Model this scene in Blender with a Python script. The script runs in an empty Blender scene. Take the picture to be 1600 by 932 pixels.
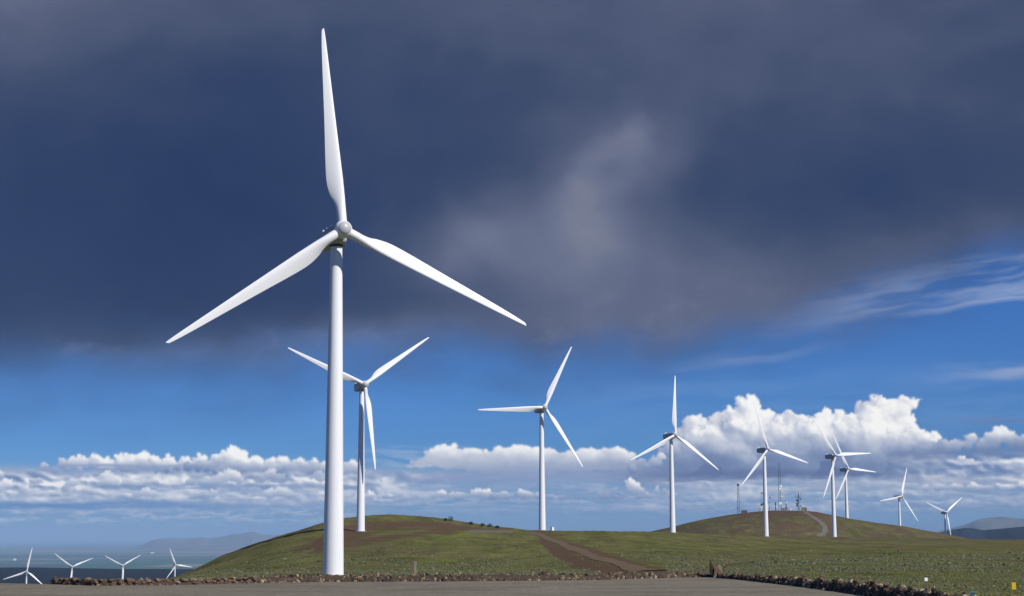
import bpy, bmesh, math, random
import numpy as np
from mathutils import Vector, Matrix

scene = bpy.context.scene
COL = scene.collection

# ================================================================ camera, sun, exposure
F_PX = 2700.0                      # focal length in units of a 1600 px wide frame
EYE = np.array([0.0, 0.0, 2.5])
PITCH, ROLL = math.atan(370.0 / F_PX), 0.004
SUN_AZ, SUN_EL = math.radians(128.0), math.radians(40.0)     # clockwise from +Y; behind the camera, to the right
SUN_STRENGTH, SKY_STRENGTH, EXPOSURE = 4.6, 0.10, 0.0
HAZE_DENSITY = 3.0e-5

cam_d = bpy.data.cameras.new('camera'); cam = bpy.data.objects.new('camera', cam_d); COL.objects.link(cam)
cam_d.sensor_width = 36.0; cam_d.lens = 36.0 * F_PX / 1600.0
cam_d.clip_start = 0.5; cam_d.clip_end = 600000.0
_fwd = Vector((0, math.cos(PITCH), math.sin(PITCH))); _up0 = Vector((0, -math.sin(PITCH), math.cos(PITCH))); _rt0 = Vector((1, 0, 0))
_rt = _rt0 * math.cos(ROLL) + _up0 * -math.sin(ROLL); _up = _up0 * math.cos(ROLL) + _rt0 * math.sin(ROLL)
_m = Matrix((_rt, _up, -_fwd)).transposed().to_4x4(); _m.translation = Vector(EYE)
cam.matrix_world = _m
scene.camera = cam
scene.view_settings.view_transform = 'Standard'; scene.view_settings.look = 'None'
scene.view_settings.gamma = 1.0; scene.view_settings.use_curve_mapping = False
scene.view_settings.exposure = EXPOSURE
scene.cycles.max_bounces = 6; scene.cycles.volume_bounces = 0
scene.cycles.use_denoising = True

sun_d = bpy.data.lights.new('sun', 'SUN'); sun = bpy.data.objects.new('sun', sun_d); COL.objects.link(sun)
sun_d.energy = SUN_STRENGTH; sun_d.angle = math.radians(0.53); sun_d.color = (1.0, 0.965, 0.91)
_sd = Vector((math.sin(SUN_AZ) * math.cos(SUN_EL), math.cos(SUN_AZ) * math.cos(SUN_EL), math.sin(SUN_EL)))
sun.rotation_euler = _sd.to_track_quat('Z', 'Y').to_euler()

R_, U_, F_ = (np.array(v) for v in (_rt, _up, _fwd))
def ray(px, py):
    px = np.asarray(px, float)[..., None]; py = np.asarray(py, float)[..., None]
    return F_ + R_ * (px - 800) / F_PX + U_ * (466 - py) / F_PX
def azslope(px, py):
    d = ray(px, py); h = np.hypot(d[..., 0], d[..., 1])
    return np.arctan2(d[..., 0], d[..., 1]), d[..., 2] / h
def project(x, y, z):
    q = np.stack([np.asarray(x) - EYE[0], np.asarray(y) - EYE[1], np.asarray(z) - EYE[2]], -1)
    w = np.maximum(q @ F_, 1e-3)
    return 800 + F_PX * (q @ R_) / w, 466 - F_PX * (q @ U_) / w
# ---------------------------------------------------------------- sky panorama
# Clouds are laid out in azimuth / elevation (u = 2700*azimuth, v = 2700*elevation, one unit
# about 1.3 arc minutes), so they belong to the sky dome itself and stay put when the camera moves.
def lin(*c):
    c = np.array(c, np.float32) / 255.0
    return np.where(c <= 0.04045, c / 12.92, ((c + 0.055) / 1.055) ** 2.4).astype(np.float32)

SKU0, SKU1, SKV0, SKV1, SKSTEP = -500.0, 2100.0, -150.0, 880.0, 1.15

def sstep(a, b, x):
    t = np.clip((x - a) / (b - a), 0, 1)
    return t * t * (3 - 2 * t)

def pnoise(x, y, seed):
    rs = np.random.RandomState(seed)
    ang = rs.rand(256, 256).astype(np.float32) * 6.2832
    gx, gy = np.cos(ang), np.sin(ang)
    xi = np.floor(x).astype(np.int32); yi = np.floor(y).astype(np.int32)
    fx = (x - xi).astype(np.float32); fy = (y - yi).astype(np.float32)
    ux = fx * fx * fx * (fx * (fx * 6 - 15) + 10); uy = fy * fy * fy * (fy * (fy * 6 - 15) + 10)
    x0 = xi & 255; x1 = (xi + 1) & 255; y0 = yi & 255; y1 = (yi + 1) & 255
    a = gx[y0, x0] * fx + gy[y0, x0] * fy
    b = gx[y0, x1] * (fx - 1) + gy[y0, x1] * fy
    c = gx[y1, x0] * fx + gy[y1, x0] * (fy - 1)
    d = gx[y1, x1] * (fx - 1) + gy[y1, x1] * (fy - 1)
    a = a + (b - a) * ux; c = c + (d - c) * ux
    return (a + (c - a) * uy) * 1.5

def fbm(x, y, octaves, seed, gain=0.5, billow=False):
    s = 0; amp = 1.0; tot = 0
    for o in range(octaves):
        n = pnoise(x * 2 ** o + 17.3 * o, y * 2 ** o - 9.1 * o, seed + o)
        if billow: n = 1 - 2 * np.abs(n)
        s = s + amp * n; tot += amp; amp *= gain
    return s / tot

def box1(a, r, ax):
    r = max(1, int(r)); n = a.shape[ax]
    p = np.pad(a, [(r + 1, r) if i == ax else (0, 0) for i in range(a.ndim)], mode='edge')
    c = np.cumsum(p, axis=ax, dtype=np.float64)
    hi = np.take(c, range(2 * r + 1, 2 * r + 1 + n), axis=ax); lo = np.take(c, range(0, n), axis=ax)
    return ((hi - lo) / (2 * r + 1)).astype(np.float32)

def blur(a, r):
    for _ in range(2):
        a = box1(box1(a, r, 0), r, 1)
    return a

def ramp(t, stops):
    xs = [s[0] for s in stops]
    cs = np.array([s[1] for s in stops], np.float32)
    return np.stack([np.interp(t, xs, cs[:, k]) for k in range(3)], -1).astype(np.float32)

SUNL = np.array([0.60, 0.62, 0.50], np.float32)      # right, up, towards the viewer

CUM_RAMP = [(0.0, lin(96, 116, 158)), (0.25, lin(130, 147, 182)), (0.5, lin(172, 182, 205)),
            (0.72, lin(208, 212, 224)), (0.88, lin(240, 240, 242)), (1.0, lin(255, 254, 250))]

class Sky:
    def __init__(s):
        s.us = np.arange(SKU0, SKU1, SKSTEP, dtype=np.float32)
        s.vs = np.arange(SKV0, SKV1, SKSTEP, dtype=np.float32)
        s.U, s.V = np.meshgrid(s.us, s.vs)
        s.rgb = np.zeros(s.U.shape + (3,), np.float32)
        s.a = np.zeros(s.U.shape, np.float32)

    def over(s, col, al, sl=(slice(None), slice(None))):
        al = np.clip(al, 0, 1).astype(np.float32)
        A = s.a[sl]; out = al + A * (1 - al)
        k = (al / np.maximum(out, 1e-6))[..., None]
        s.rgb[sl] = s.rgb[sl] * (1 - k) + np.asarray(col, np.float32) * k
        s.a[sl] = out

    def win(s, u0, u1, v0, v1):
        i0 = int(np.searchsorted(s.us, u0)); i1 = int(np.searchsorted(s.us, u1))
        j0 = int(np.searchsorted(s.vs, v0)); j1 = int(np.searchsorted(s.vs, v1))
        return (slice(j0, j1), slice(i0, i1))

    def cumulus(s, main, base, seed, tone=1.0, lo=0.0, haze=0.0, hazec=lin(120, 152, 192), kids=9, sub=5,
                soft=8.0, shade_h=None, opacity=1.0, rmp=CUM_RAMP, warp=1.0, flatten=0.0, aspect=1.0):
        rs = np.random.RandomState(seed)
        puffs = []
        for (x, y, r) in main:
            puffs.append((x, y, 0.0, r))
            for _ in range(kids):
                th = math.radians(rs.uniform(-35, 215)); d = r * rs.uniform(0.35, 1.02); rr = r * rs.uniform(0.28, 0.52)
                cx, cy, cz = x + aspect * d * math.cos(th), y - d * math.sin(th), 0.7 * math.sqrt(max(0, r * r - d * d))
                puffs.append((cx, cy, cz, rr))
                for _ in range(sub):
                    th = math.radians(rs.uniform(-40, 220)); d = rr * rs.uniform(0.4, 1.02); r3 = rr * rs.uniform(0.28, 0.5)
                    if r3 < 1.3: continue
                    puffs.append((cx + d * math.cos(th), cy - d * math.sin(th), cz + 0.7 * math.sqrt(max(0, rr * rr - d * d)), r3))
        P = np.array(puffs, np.float32)
        sl = s.win(P[:, 0].min() - P[:, 3].max() * 2 - 8, P[:, 0].max() + P[:, 3].max() * 2 + 8, (P[:, 1] - P[:, 3]).min() - 10, base + 4 * soft)
        U, V = s.U[sl], s.V[sl]
        if U.size == 0: return
        wu = U + warp * (3.0 * fbm(U / 26, V / 22, 3, seed + 11) + 1.6 * fbm(U / 7, V / 6, 2, seed + 12))
        wv = V + warp * (2.4 * fbm(U / 24, V / 20, 3, seed + 21) + 1.4 * fbm(U / 7, V / 6, 2, seed + 22))
        H = np.full(U.shape, -60.0, np.float32); C = np.full(U.shape, -6.0, np.float32)
        us, vs = U[0], V[:, 0]
        for (x, y, z, r) in P:
            q = r * 1.15 + 6
            i0, i1 = np.searchsorted(us, (x - q * aspect, x + q * aspect)); j0, j1 = np.searchsorted(vs, (y - q, y + q))
            if i1 <= i0 or j1 <= j0: continue
            dx = (wu[j0:j1, i0:i1] - x) / aspect; dy = wv[j0:j1, i0:i1] - y
            d2 = dx * dx + dy * dy
            h = z + np.sqrt(np.maximum(r * r - d2, 0))
            ins = d2 < r * r
            hv = H[j0:j1, i0:i1]; hv[...] = np.where(ins, np.maximum(hv, h), hv)
            cv = C[j0:j1, i0:i1]; cv[...] = np.maximum(cv, (r - np.sqrt(d2)) )
        al = sstep(-0.2, 2.6, C + 0.9 * fbm(U / 5, V / 5, 2, seed + 31))
        Hs = np.where(H < -50, 0, H)
        Hs = Hs + 1.0 * fbm(U / 11, V / 9, 3, seed + 41, billow=True)
        Hb = blur(Hs, 1)
        gy, gx = np.gradient(Hb, SKSTEP)
        n = np.stack([-gx, gy, np.full_like(gx, 0.9)], -1); n /= np.linalg.norm(n, axis=-1, keepdims=True)
        lam = np.clip((n @ SUNL + 0.35) / 1.35, 0, 1)
        Hw = blur(Hs, 3); gy, gx = np.gradient(Hw, SKSTEP)
        n2 = np.stack([-gx, gy, np.full_like(gx, 0.9)], -1); n2 /= np.linalg.norm(n2, axis=-1, keepdims=True)
        lam2 = np.clip((n2 @ SUNL + 0.35) / 1.35, 0, 1)
        ao = np.clip(0.5 + (Hs - blur(Hs, 7)) / 14.0, 0, 1)
        hh = shade_h if shade_h else (base - (P[:, 1] - P[:, 3]).min())
        bn = fbm(U / 40, V / 30, 4, seed + 51)
        hf = sstep(0.0, 1.0, np.clip((base - V) / hh + 0.22 * bn, 0, 1))
        big = fbm(U / 70, V / 46, 3, seed + 61)
        lam = lam * (0.25 + 0.75 * hf) + blur(lam, 5) * 0.75 * (1 - hf)
        Hm = blur(Hs, 9); gy, gx = np.gradient(Hm, SKSTEP)
        n3 = np.stack([-gx, gy, np.full_like(gx, 0.7)], -1); n3 /= np.linalg.norm(n3, axis=-1, keepdims=True)
        lam3 = np.clip((n3 @ SUNL + 0.3) / 1.3, 0, 1)
        light = (0.22 * lam2 + 0.13 * lam + 0.56 * lam3 + 0.20 * ao + 0.26 * big) * (0.15 + 0.85 * hf) + lo
        light = light * (1 - flatten) + flatten * (0.50 + 0.42 * hf)
        col = ramp(np.clip(light * tone, 0, 1), rmp)
        if haze: col = col * (1 - haze) + hazec * haze
        al = al * sstep(base + soft, base - soft, V + 3 * bn) * opacity
        al = 0.5 * al + 0.5 * blur(al, 1)
        s.over(col, al, sl)

    def bank(s, v0, v1, u0, u1, seed, sx=60, sy=20, cover=0.0, k=0.25, edge=8, haze=0.0, hazec=lin(120, 152, 192), tone=1.0, lo=0.0, opacity=1.0, slope=0.0, contrast=1.0):
        """A field of broken cloud lit from the upper right: noise cover, shaded by its own slope."""
        sl = s.win(u0 - 100, u1 + 100, v0 - 3 * edge - 10, v1 + 3 * edge + 10)
        U, V = s.U[sl], s.V[sl]; Vr = V - slope * (U - u0)
        wu = U + 10 * fbm(U / 45, Vr / 25, 3, seed + 3); wv = Vr + 5 * fbm(U / 40, Vr / 22, 3, seed + 4)
        D = 0.62 * fbm(wu / sx, wv / sy, 5, seed, gain=0.52) + 0.38 * fbm(wu / (sx * .6), wv / (sy * .7), 4, seed + 9, billow=True)
        Ds = blur(D, 2)
        gy, gx = np.gradient(Ds, SKSTEP)
        slope_l = gy * sy * 0.9 - gx * sx * 0.28
        light = 0.47 + contrast * (0.30 * np.tanh(1.1 * slope_l) + 0.45 * Ds + 0.22 * fbm(U / 120, Vr / 22, 3, seed + 13) + 0.05 * fbm(wu / 9, wv / 5, 3, seed + 7)) + lo
        col = ramp(np.clip(light * tone, 0, 1), CUM_RAMP)
        if haze: col = col * (1 - haze) + hazec * haze
        vw = Vr + 7 * fbm(U / 30, Vr / 30, 3, seed + 6)
        al = sstep(-k, k, D + cover) * sstep(v0 - edge, v0 + edge, vw) * sstep(v1 + edge, v1 - edge, vw)
        al = al * sstep(u0 - 90, u0 + 90, U) * sstep(u1 + 90, u1 - 90, U)
        s.over(col, al * opacity, sl)

    def band(s, v0, v1, u0, u1, col, alpha, seed, sx=120, sy=9, thr=0.0, k=0.35, edge=12, slope=0.0, octv=5):
        """A layer of stretched streaks (stratus, cirrus, distant shower)."""
        sl = s.win(u0 - 120, u1 + 120, min(v0, v0 + slope * (u1 - u0)) - 4 * edge, max(v1, v1 + slope * (u1 - u0)) + 4 * edge)
        U, V = s.U[sl], s.V[sl]
        Vr = V - slope * (U - u0)
        wv = Vr + 8 * fbm(U / 90, V / 40, 2, seed + 5)
        n = fbm(U / sx, wv / sy, octv, seed, gain=0.55)
        m = sstep(thr - k, thr + k, n)
        m = m * sstep(v0 - edge, v0 + edge, wv) * sstep(v1 + edge, v1 - edge, wv) * sstep(u0 - 110, u0 + 110, U) * sstep(u1 + 110, u1 - 110, U)
        s.over(col, m * alpha, sl)

def paint_sky():
    s = Sky(); U, V = s.U, s.V
    # pale air near the horizon
    sl = s.win(-500, 2100, 690, 880)
    s.over(lin(120, 162, 196), 0.85 * sstep(690, 830, s.V[sl]), sl)
    # cirrus wisps at the right under the storm cloud
    s.band(455, 520, 1260, 2000, lin(150, 172, 212), 0.6, 71, sx=230, sy=26, thr=0.02, k=0.28, edge=9, slope=-0.13)
    s.band(484, 504, 1430, 2000, lin(165, 180, 214), 0.6, 72, sx=260, sy=18, thr=-0.1, k=0.3, edge=6, slope=-0.10)
    s.band(583, 606, 1520, 2000, lin(176, 184, 206), 0.75, 73, sx=220, sy=26, thr=-0.12, k=0.35, edge=8, slope=-0.03)
    s.band(566, 584, 1080, 1240, lin(120, 150, 205), 0.75, 74, sx=170, sy=14, thr=-0.1, k=0.35, edge=8, slope=-0.12)
    s.band(495, 540, 1130, 1300, lin(104, 132, 188), 0.6, 75, sx=120, sy=22, thr=0.0, k=0.35, edge=12, slope=-0.05)
    s.band(600, 700, 900, 2000, lin(120, 158, 210), 0.25, 76, sx=260, sy=30, thr=0.05, k=0.4, edge=20, slope=-0.03)
    s.band(660, 672, 1520, 1800, lin(112, 126, 162), 0.75, 77, sx=80, sy=9, thr=-0.1, k=0.3, edge=4)
    s.band(668, 674, 1440, 1470, lin(112, 132, 172), 0.5, 78, sx=40, sy=9, thr=-0.1, k=0.3, edge=3)
    # far stratus streaks above the horizon
    s.band(735, 800, -600, 2200, lin(146, 164, 196), 0.80, 81, sx=150, sy=12, thr=-0.18, k=0.45, edge=14)
    s.band(755, 800, -600, 2200, lin(108, 144, 190), 0.7, 82, sx=170, sy=9, thr=0.05, k=0.4, edge=10)
    s.band(790, 822, -600, 2200, lin(120, 152, 192), 0.6, 83, sx=220, sy=8, thr=0.0, k=0.4, edge=8)
    rs = np.random.RandomState(5)
    # rows of distant cumulus, farthest first
    def row(u0, u1, base, n, r0, r1, seed, **kw):
        q = np.random.RandomState(seed); main = []
        x = u0
        while x < u1:
            m = q.randint(2, 6); w = q.uniform(r0, r1)
            for _ in range(m):
                r = w * q.uniform(0.5, 1.1)
                main.append((x + q.uniform(-1.6, 1.6) * w * 1.2, base - r * q.uniform(0.2, 0.9), r))
            x += w * q.uniform(2.0, n)
        s.cumulus(main, base, seed, **kw)
    s.bank(760, 800, 520, 1100, 404, sx=80, sy=10, cover=-0.22, haze=0.5, lo=0.05, opacity=.7)
    row(-480, 2050, 806, 14, 4, 7, 101, haze=0.62, kids=6, sub=0, soft=5, warp=0.8, opacity=0.75, aspect=1.8)
    row(520, 1060, 782, 8, 5, 9, 103, haze=0.22, kids=7, sub=2, soft=4, lo=0.10, aspect=1.2, opacity=0.95)
    row(1080, 2050, 800, 9, 5, 9, 104, haze=0.45, kids=7, sub=2, soft=5, opacity=0.8, aspect=1.7)
    # central flat topped bank
    s.band(738, 752, 560, 1010, lin(138, 152, 190), 0.85, 84, sx=110, sy=8, thr=-0.25, k=0.4, edge=6)
    q = np.random.RandomState(9)
    an = [(x, 722 + q.uniform(-6, 6) + max(0, (690 - x) * .25) + max(0, (x - 960) * 0.25), q.uniform(12, 19)) for x in range(690, 985, 9)]
    an += [(655, 726, 8), (668, 722, 9), (640, 729, 5), (1000, 735, 12), (1020, 742, 10), (680, 712, 12), (700, 708, 11), (810, 708, 13), (790, 712, 12)]
    s.cumulus(an, 741, 201, tone=1.02, lo=0.12, kids=7, sub=3, soft=7, flatten=0.62, aspect=1.5)
    s.band(737, 748, 560, 1120, lin(146, 160, 196), 0.9, 85, sx=90, sy=7, thr=-0.05, k=0.35, edge=5)
    s.band(700, 730, 600, 700, lin(214, 220, 232), 0.35, 86, sx=60, sy=7, thr=0.0, k=0.35, edge=5)
    # left bank: sheet, crest turrets, darker pieces in front, lower lumps
    s.band(736, 785, -600, 600, lin(160, 172, 200), 0.92, 87, sx=120, sy=16, thr=-0.45, k=0.4, edge=8)
    cr = [(112, 727, 7), (128, 724, 9), (143, 721, 10), (160, 722, 10), (178, 724, 9), (196, 722, 11), (214, 718, 10), (230, 722, 12), (250, 723, 13),
          (272, 724, 12), (292, 725, 12), (318, 724, 10), (336, 727, 11), (350, 722, 12), (362, 710, 9), (370, 708, 9), (366, 718, 14), (384, 726, 13), (404, 726, 12), (424, 727, 12),
          (446, 727, 12), (468, 728, 12), (492, 728, 11), (520, 729, 12), (548, 731, 11), (90, 733, 7), (80, 736, 5), (575, 737, 7)]
    cr += [(x + q.uniform(5, 12), y + r * q.uniform(0.45, 0.8), r * q.uniform(0.9, 1.25)) for (x, y, r) in cr if x < 560]
    cr = [(x + q.uniform(-3, 3), y + q.uniform(-2, 3), r * q.uniform(0.75, 1.15)) for (x, y, r) in cr]
    s.cumulus(cr, 752, 202, tone=1.10, lo=0.13, kids=9, sub=4, soft=12, shade_h=46)
    s.bank(742, 778, -600, 640, 401, sx=76, sy=19, cover=0.16, haze=0.10, lo=0.05, contrast=1.5)
    s.band(729, 735, 60, 330, lin(146, 160, 194), 0.7, 88, sx=160, sy=6, thr=-0.2, k=0.3, edge=3)
    s.cumulus([(283, 733, 6), (300, 730, 8), (314, 732, 8), (328, 735, 6), (268, 738, 5), (252, 740, 4), (340, 738, 4)], 742, 203, tone=0.5, lo=0.16, kids=6, sub=2, soft=4)
    s.cumulus([(18, 763, 11), (35, 758, 9), (5, 766, 9), (60, 768, 10), (78, 771, 9), (-20, 766, 11), (-60, 764, 12)], 780, 205, lo=0.26, haze=0.10, kids=8, sub=3, soft=10, opacity=.9)
    s.cumulus([(128, 756, 7), (120, 764, 7), (178, 746, 8), (190, 750, 7)], 776, 206, lo=0.22, haze=0.15, kids=8, sub=3, soft=10, aspect=1.3, opacity=.8)
    s.cumulus([(350, 748, 10), (368, 744, 10), (340, 756, 9), (378, 752, 7), (330, 752, 9), (305, 754, 8)], 765, 207, lo=0.20, haze=0.08, kids=8, sub=3, soft=10, aspect=1.2, opacity=.85)
    s.cumulus([(410, 748, 9), (425, 743, 9), (440, 748, 9), (500, 746, 9)], 760, 208, lo=0.14, haze=0.15, kids=8, sub=3, soft=10, aspect=1.3, opacity=.75)
    q2 = np.random.RandomState(77)
    for k in range(26):
        x = q2.uniform(-480, 600); b = q2.uniform(752, 783); r0 = q2.uniform(4, 10) * (1.15 - (b - 752) / 90)
        m = [(x + q2.uniform(-2.2, 2.2) * r0, b - r0 * q2.uniform(0.1, 0.9), r0 * q2.uniform(0.6, 1.1)) for _ in range(q2.randint(3, 8))]
        s.cumulus(m, b + 3, 500 + k, lo=q2.uniform(0.08, 0.28), haze=0.08 + 0.2 * (b - 752) / 31, kids=7, sub=2, soft=7, aspect=1.25, opacity=q2.uniform(0.55, 0.95))
    s.band(757, 769, 200, 560, lin(136, 158, 196), 0.75, 89, sx=140, sy=8, thr=-0.2, k=0.35, edge=4)
    s.bank(768, 784, -600, 640, 402, sx=80, sy=11, cover=-0.02, contrast=1.3, haze=0.25, lo=0.10, opacity=.9)
    s.cumulus([(325, 774, 8), (338, 772, 7), (310, 777, 6), (440, 768, 9), (425, 772, 8), (455, 774, 7), (225, 772, 7), (238, 769, 8), (250, 773, 6)], 784, 209, lo=0.2, haze=0.2, kids=8, sub=3, soft=9, aspect=1.4, opacity=.8)
    s.band(783, 795, -600, 330, lin(84, 126, 184), 0.75, 90, sx=240, sy=9, thr=-0.4, k=0.45, edge=5)
    s.bank(796, 816, -600, 560, 403, sx=60, sy=9, cover=-0.22, haze=0.5, lo=0.20, opacity=.8)
    s.cumulus([(580, 775, 8), (592, 777, 5)], 782, 210, lo=0.28, kids=8, sub=2, soft=3)
    s.cumulus([(690, 773, 7), (676, 775, 5), (705, 775, 6), (715, 775, 6), (742, 771, 8), (755, 772, 8), (785, 774, 6), (795, 775, 5), (815, 772, 7), (826, 775, 6)], 780, 211, lo=0.26, haze=0.06, kids=8, sub=2, soft=4, aspect=1.2)
    # big cumulus at the right
    s.band(722, 756, 1010, 1420, lin(98, 114, 156), 1.0, 91, sx=160, sy=22, thr=-1.2, k=0.4, edge=7)
    big = [(1166, 648, 20), (1158, 664, 26), (1176, 668, 26), (1080, 668, 17), (1092, 676, 17), (1068, 684, 16), (1128, 664, 16), (1116, 676, 20), (1146, 686, 34), (1112, 700, 34),
           (1190, 690, 36), (1215, 674, 20), (1232, 676, 22), (1210, 700, 36), (1248, 696, 34), (1262, 674, 18), (1282, 668, 18), (1300, 672, 20), (1286, 698, 32), (1318, 690, 30),
           (1340, 668, 22), (1352, 650, 18), (1360, 640, 12), (1372, 654, 22), (1392, 652, 19), (1406, 642, 13), (1416, 640, 9), (1398, 668, 17), (1350, 690, 34), (1384, 700, 32),
           (1412, 702, 26), (1430, 706, 24), (1444, 714, 18), (1330, 716, 34), (1070, 716, 28), (1150, 722, 34), (1240, 724, 30), (1040, 724, 18)]
    s.cumulus(big, 752, 220, tone=0.96, lo=0.07, kids=9, sub=5, soft=6, shade_h=84, warp=1.7)
    s.cumulus([(1020, 724, 10), (1008, 732, 8), (1030, 716, 7), (985, 735, 9)], 748, 221, tone=.9, lo=0.06, kids=8, sub=3, soft=8, haze=0.1)
    s.band(738, 753, 1040, 1440, lin(92, 108, 150), 0.75, 92, sx=120, sy=13, thr=-0.3, k=0.45, edge=6)
    s.band(752, 776, 1060, 1420, lin(176, 180, 200), 0.75, 93, sx=150, sy=14, thr=-0.05, k=0.4, edge=5)
    s.bank(752, 800, 1040, 2100, 406, sx=120, sy=12, cover=-0.05, haze=0.35, lo=0.04, opacity=.85)
    s.cumulus([(982, 760, 10), (990, 766, 9), (1000, 770, 6), (935, 773, 5), (946, 774, 5), (1022, 769, 6), (1034, 771, 5)], 779, 222, lo=0.22, haze=0.05, kids=8, sub=3, soft=4)
    # right hand field
    s.cumulus([(1500, 694, 9), (1494, 704, 9), (1538, 690, 12), (1545, 684, 9), (1530, 700, 13), (1555, 698, 12), (1585, 697, 12), (1570, 702, 11), (1600, 702, 14), (1640, 698, 16),
               (1690, 700, 18), (1460, 708, 12), (1446, 712, 11), (1475, 706, 11), (1430, 716, 12), (1515, 706, 12), (1740, 700, 20), (1800, 704, 20), (1880, 702, 22)], 722, 223, tone=1.0, lo=0.10, kids=9, sub=4, soft=8, haze=0.05)
    s.band(712, 745, 1440, 2100, lin(116, 130, 170), 0.85, 94, sx=110, sy=16, thr=-0.3, k=0.4, edge=8)
    s.cumulus([(1483, 726, 7), (1495, 733, 10), (1508, 738, 7), (1490, 742, 7), (1560, 742, 8), (1580, 738, 10), (1610, 736, 12), (1660, 738, 14)], 752, 224, tone=1.0, lo=0.18, kids=9, sub=3, soft=8, haze=0.12)
    s.bank(722, 762, 1420, 2100, 405, sx=70, sy=18, contrast=1.4, cover=0.05, haze=0.15, lo=0.0, tone=.95, opacity=.95)
    s.band(750, 765, 1400, 2100, lin(160, 168, 194), 0.7, 95, sx=120, sy=11, thr=-0.1, k=0.4, edge=6)
    s.cumulus([(1430, 768, 5), (1450, 768, 6), (1475, 767, 6), (1500, 768, 7), (1518, 769, 6), (1545, 767, 6), (1575, 765, 6), (1600, 765, 7), (1660, 765, 8)], 776, 225, tone=1.0, lo=0.22, kids=7, sub=2, soft=4, aspect=2.2, haze=0.12)
    for r_, k_ in ((1, 0.45), (4, 0.2)):
        s.rgb = np.clip(s.rgb + k_ * (s.rgb - blur(s.rgb, r_)) * (s.V > 600)[..., None], 0.0, 1.0)
    # the storm cloud
    Us = U + 60 * fbm(U / 300, V / 200, 4, 301); Vs = V + 46 * fbm(U / 280, V / 190, 4, 311)
    vb = np.interp(Us, [-500, 0, 200, 330, 450, 600, 720, 850, 1000, 1100, 1200, 1300, 1400, 1500, 1600, 2100],
                       [606, 602, 592, 596, 572, 556, 562, 566, 552, 548, 526, 498, 470, 446, 420, 330])
    fine = fbm(U / 90, V / 48, 5, 321)
    al = 0.42 * sstep(26, -66, Vs + 8 * fine - vb) + 0.58 * sstep(96 + 40 * sstep(560, 250, U), -70 - 30 * sstep(560, 250, U), Vs + 52 * fbm(U / 170, V / 70, 5, 325) - vb)
    def g(u, v, ru, rv, amp): return amp * np.exp(-(((Us - u) / ru) ** 2 + ((Vs - v) / rv) ** 2))
    t = 0.33 + g(-60, -40, 260, 190, 0.42) + g(700, 10, 900, 110, 0.16) + g(1350, 60, 520, 200, 0.14)
    t = t + g(990, 240, 80, 80, 0.24) + g(910, 310, 110, 90, 0.20) + g(760, 390, 140, 60, 0.26) + g(1010, 430, 330, 110, 0.20)
    t = t + g(1200, 480, 260, 60, 0.20) + g(860, 510, 260, 50, 0.16) + g(330, 560, 260, 34, 0.26) + g(560, 525, 150, 34, 0.22) + g(1480, 390, 220, 60, 0.18)
    t = t - g(260, 340, 330, 170, 0.26) - g(1320, 320, 230, 80, 0.12) - g(780, 240, 130, 80, 0.10) - g(1090, 310, 70, 60, 0.12) - g(300, 480, 300, 50, 0.10)
    Uw = U + 26 * fbm(U / 110, V / 90, 4, 351) + 10 * fbm(U / 36, V / 30, 3, 352); Vw = V + 24 * fbm(U / 105, V / 85, 4, 353) + 9 * fbm(U / 34, V / 30, 3, 354)
    def gw(u, v, ru, rv, amp, tilt=0.0):
        du = Uw - u; dv = Vw - v - tilt * du; return amp * np.exp(-((du / ru) ** 2 + (dv / rv) ** 2))
    t = t + gw(992, 215, 30, 45, 0.16) + gw(945, 235, 52, 30, 0.14, -0.5) + gw(900, 300, 34, 60, 0.16) + gw(1075, 290, 30, 60, 0.07) - gw(1012, 300, 34, 46, 0.08) + gw(930, 380, 60, 40, 0.08)
    t = t + g(930, 330, 210, 150, 0.15) + gw(745, 375, 60, 26, 0.12, 0.3) + gw(700, 405, 40, 22, 0.09) - gw(660, 330, 60, 50, 0.06) + gw(1150, 440, 90, 24, 0.06, 0.2) + gw(1180, 150, 60, 26, 0.06) - gw(1210, 340, 70, 40, 0.06)
    scud = sstep(0.05, 0.6, fbm(Uw / 75, Vw / 34, 5, 361)); t = t + 0.09 * scud * sstep(430, 560, V + 40 * fbm(U / 200, V / 200, 2, 371)) + 0.035 * (scud - 0.3) * sstep(-50, 200, V)
    ridge = 1 - 2 * np.abs(pnoise(Us / 130, Vs / 100, 341))
    t = t + 0.10 * fbm(U / 260, V / 150, 5, 331) + 0.03 * ridge + 0.03 * fine
    t = np.clip(t, 0, 1)
    col = ramp(t, [(0.0, lin(33, 50, 88)), (0.25, lin(46, 62, 98)), (0.42, lin(60, 73, 103)), (0.62, lin(83, 92, 120)), (0.85, lin(107, 114, 138)), (1.0, lin(126, 131, 148))])
    # towards the right the deck is a little greyer and the thin rim picks up blue sky
    s.over(col, al * 0.985)
    return s

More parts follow.
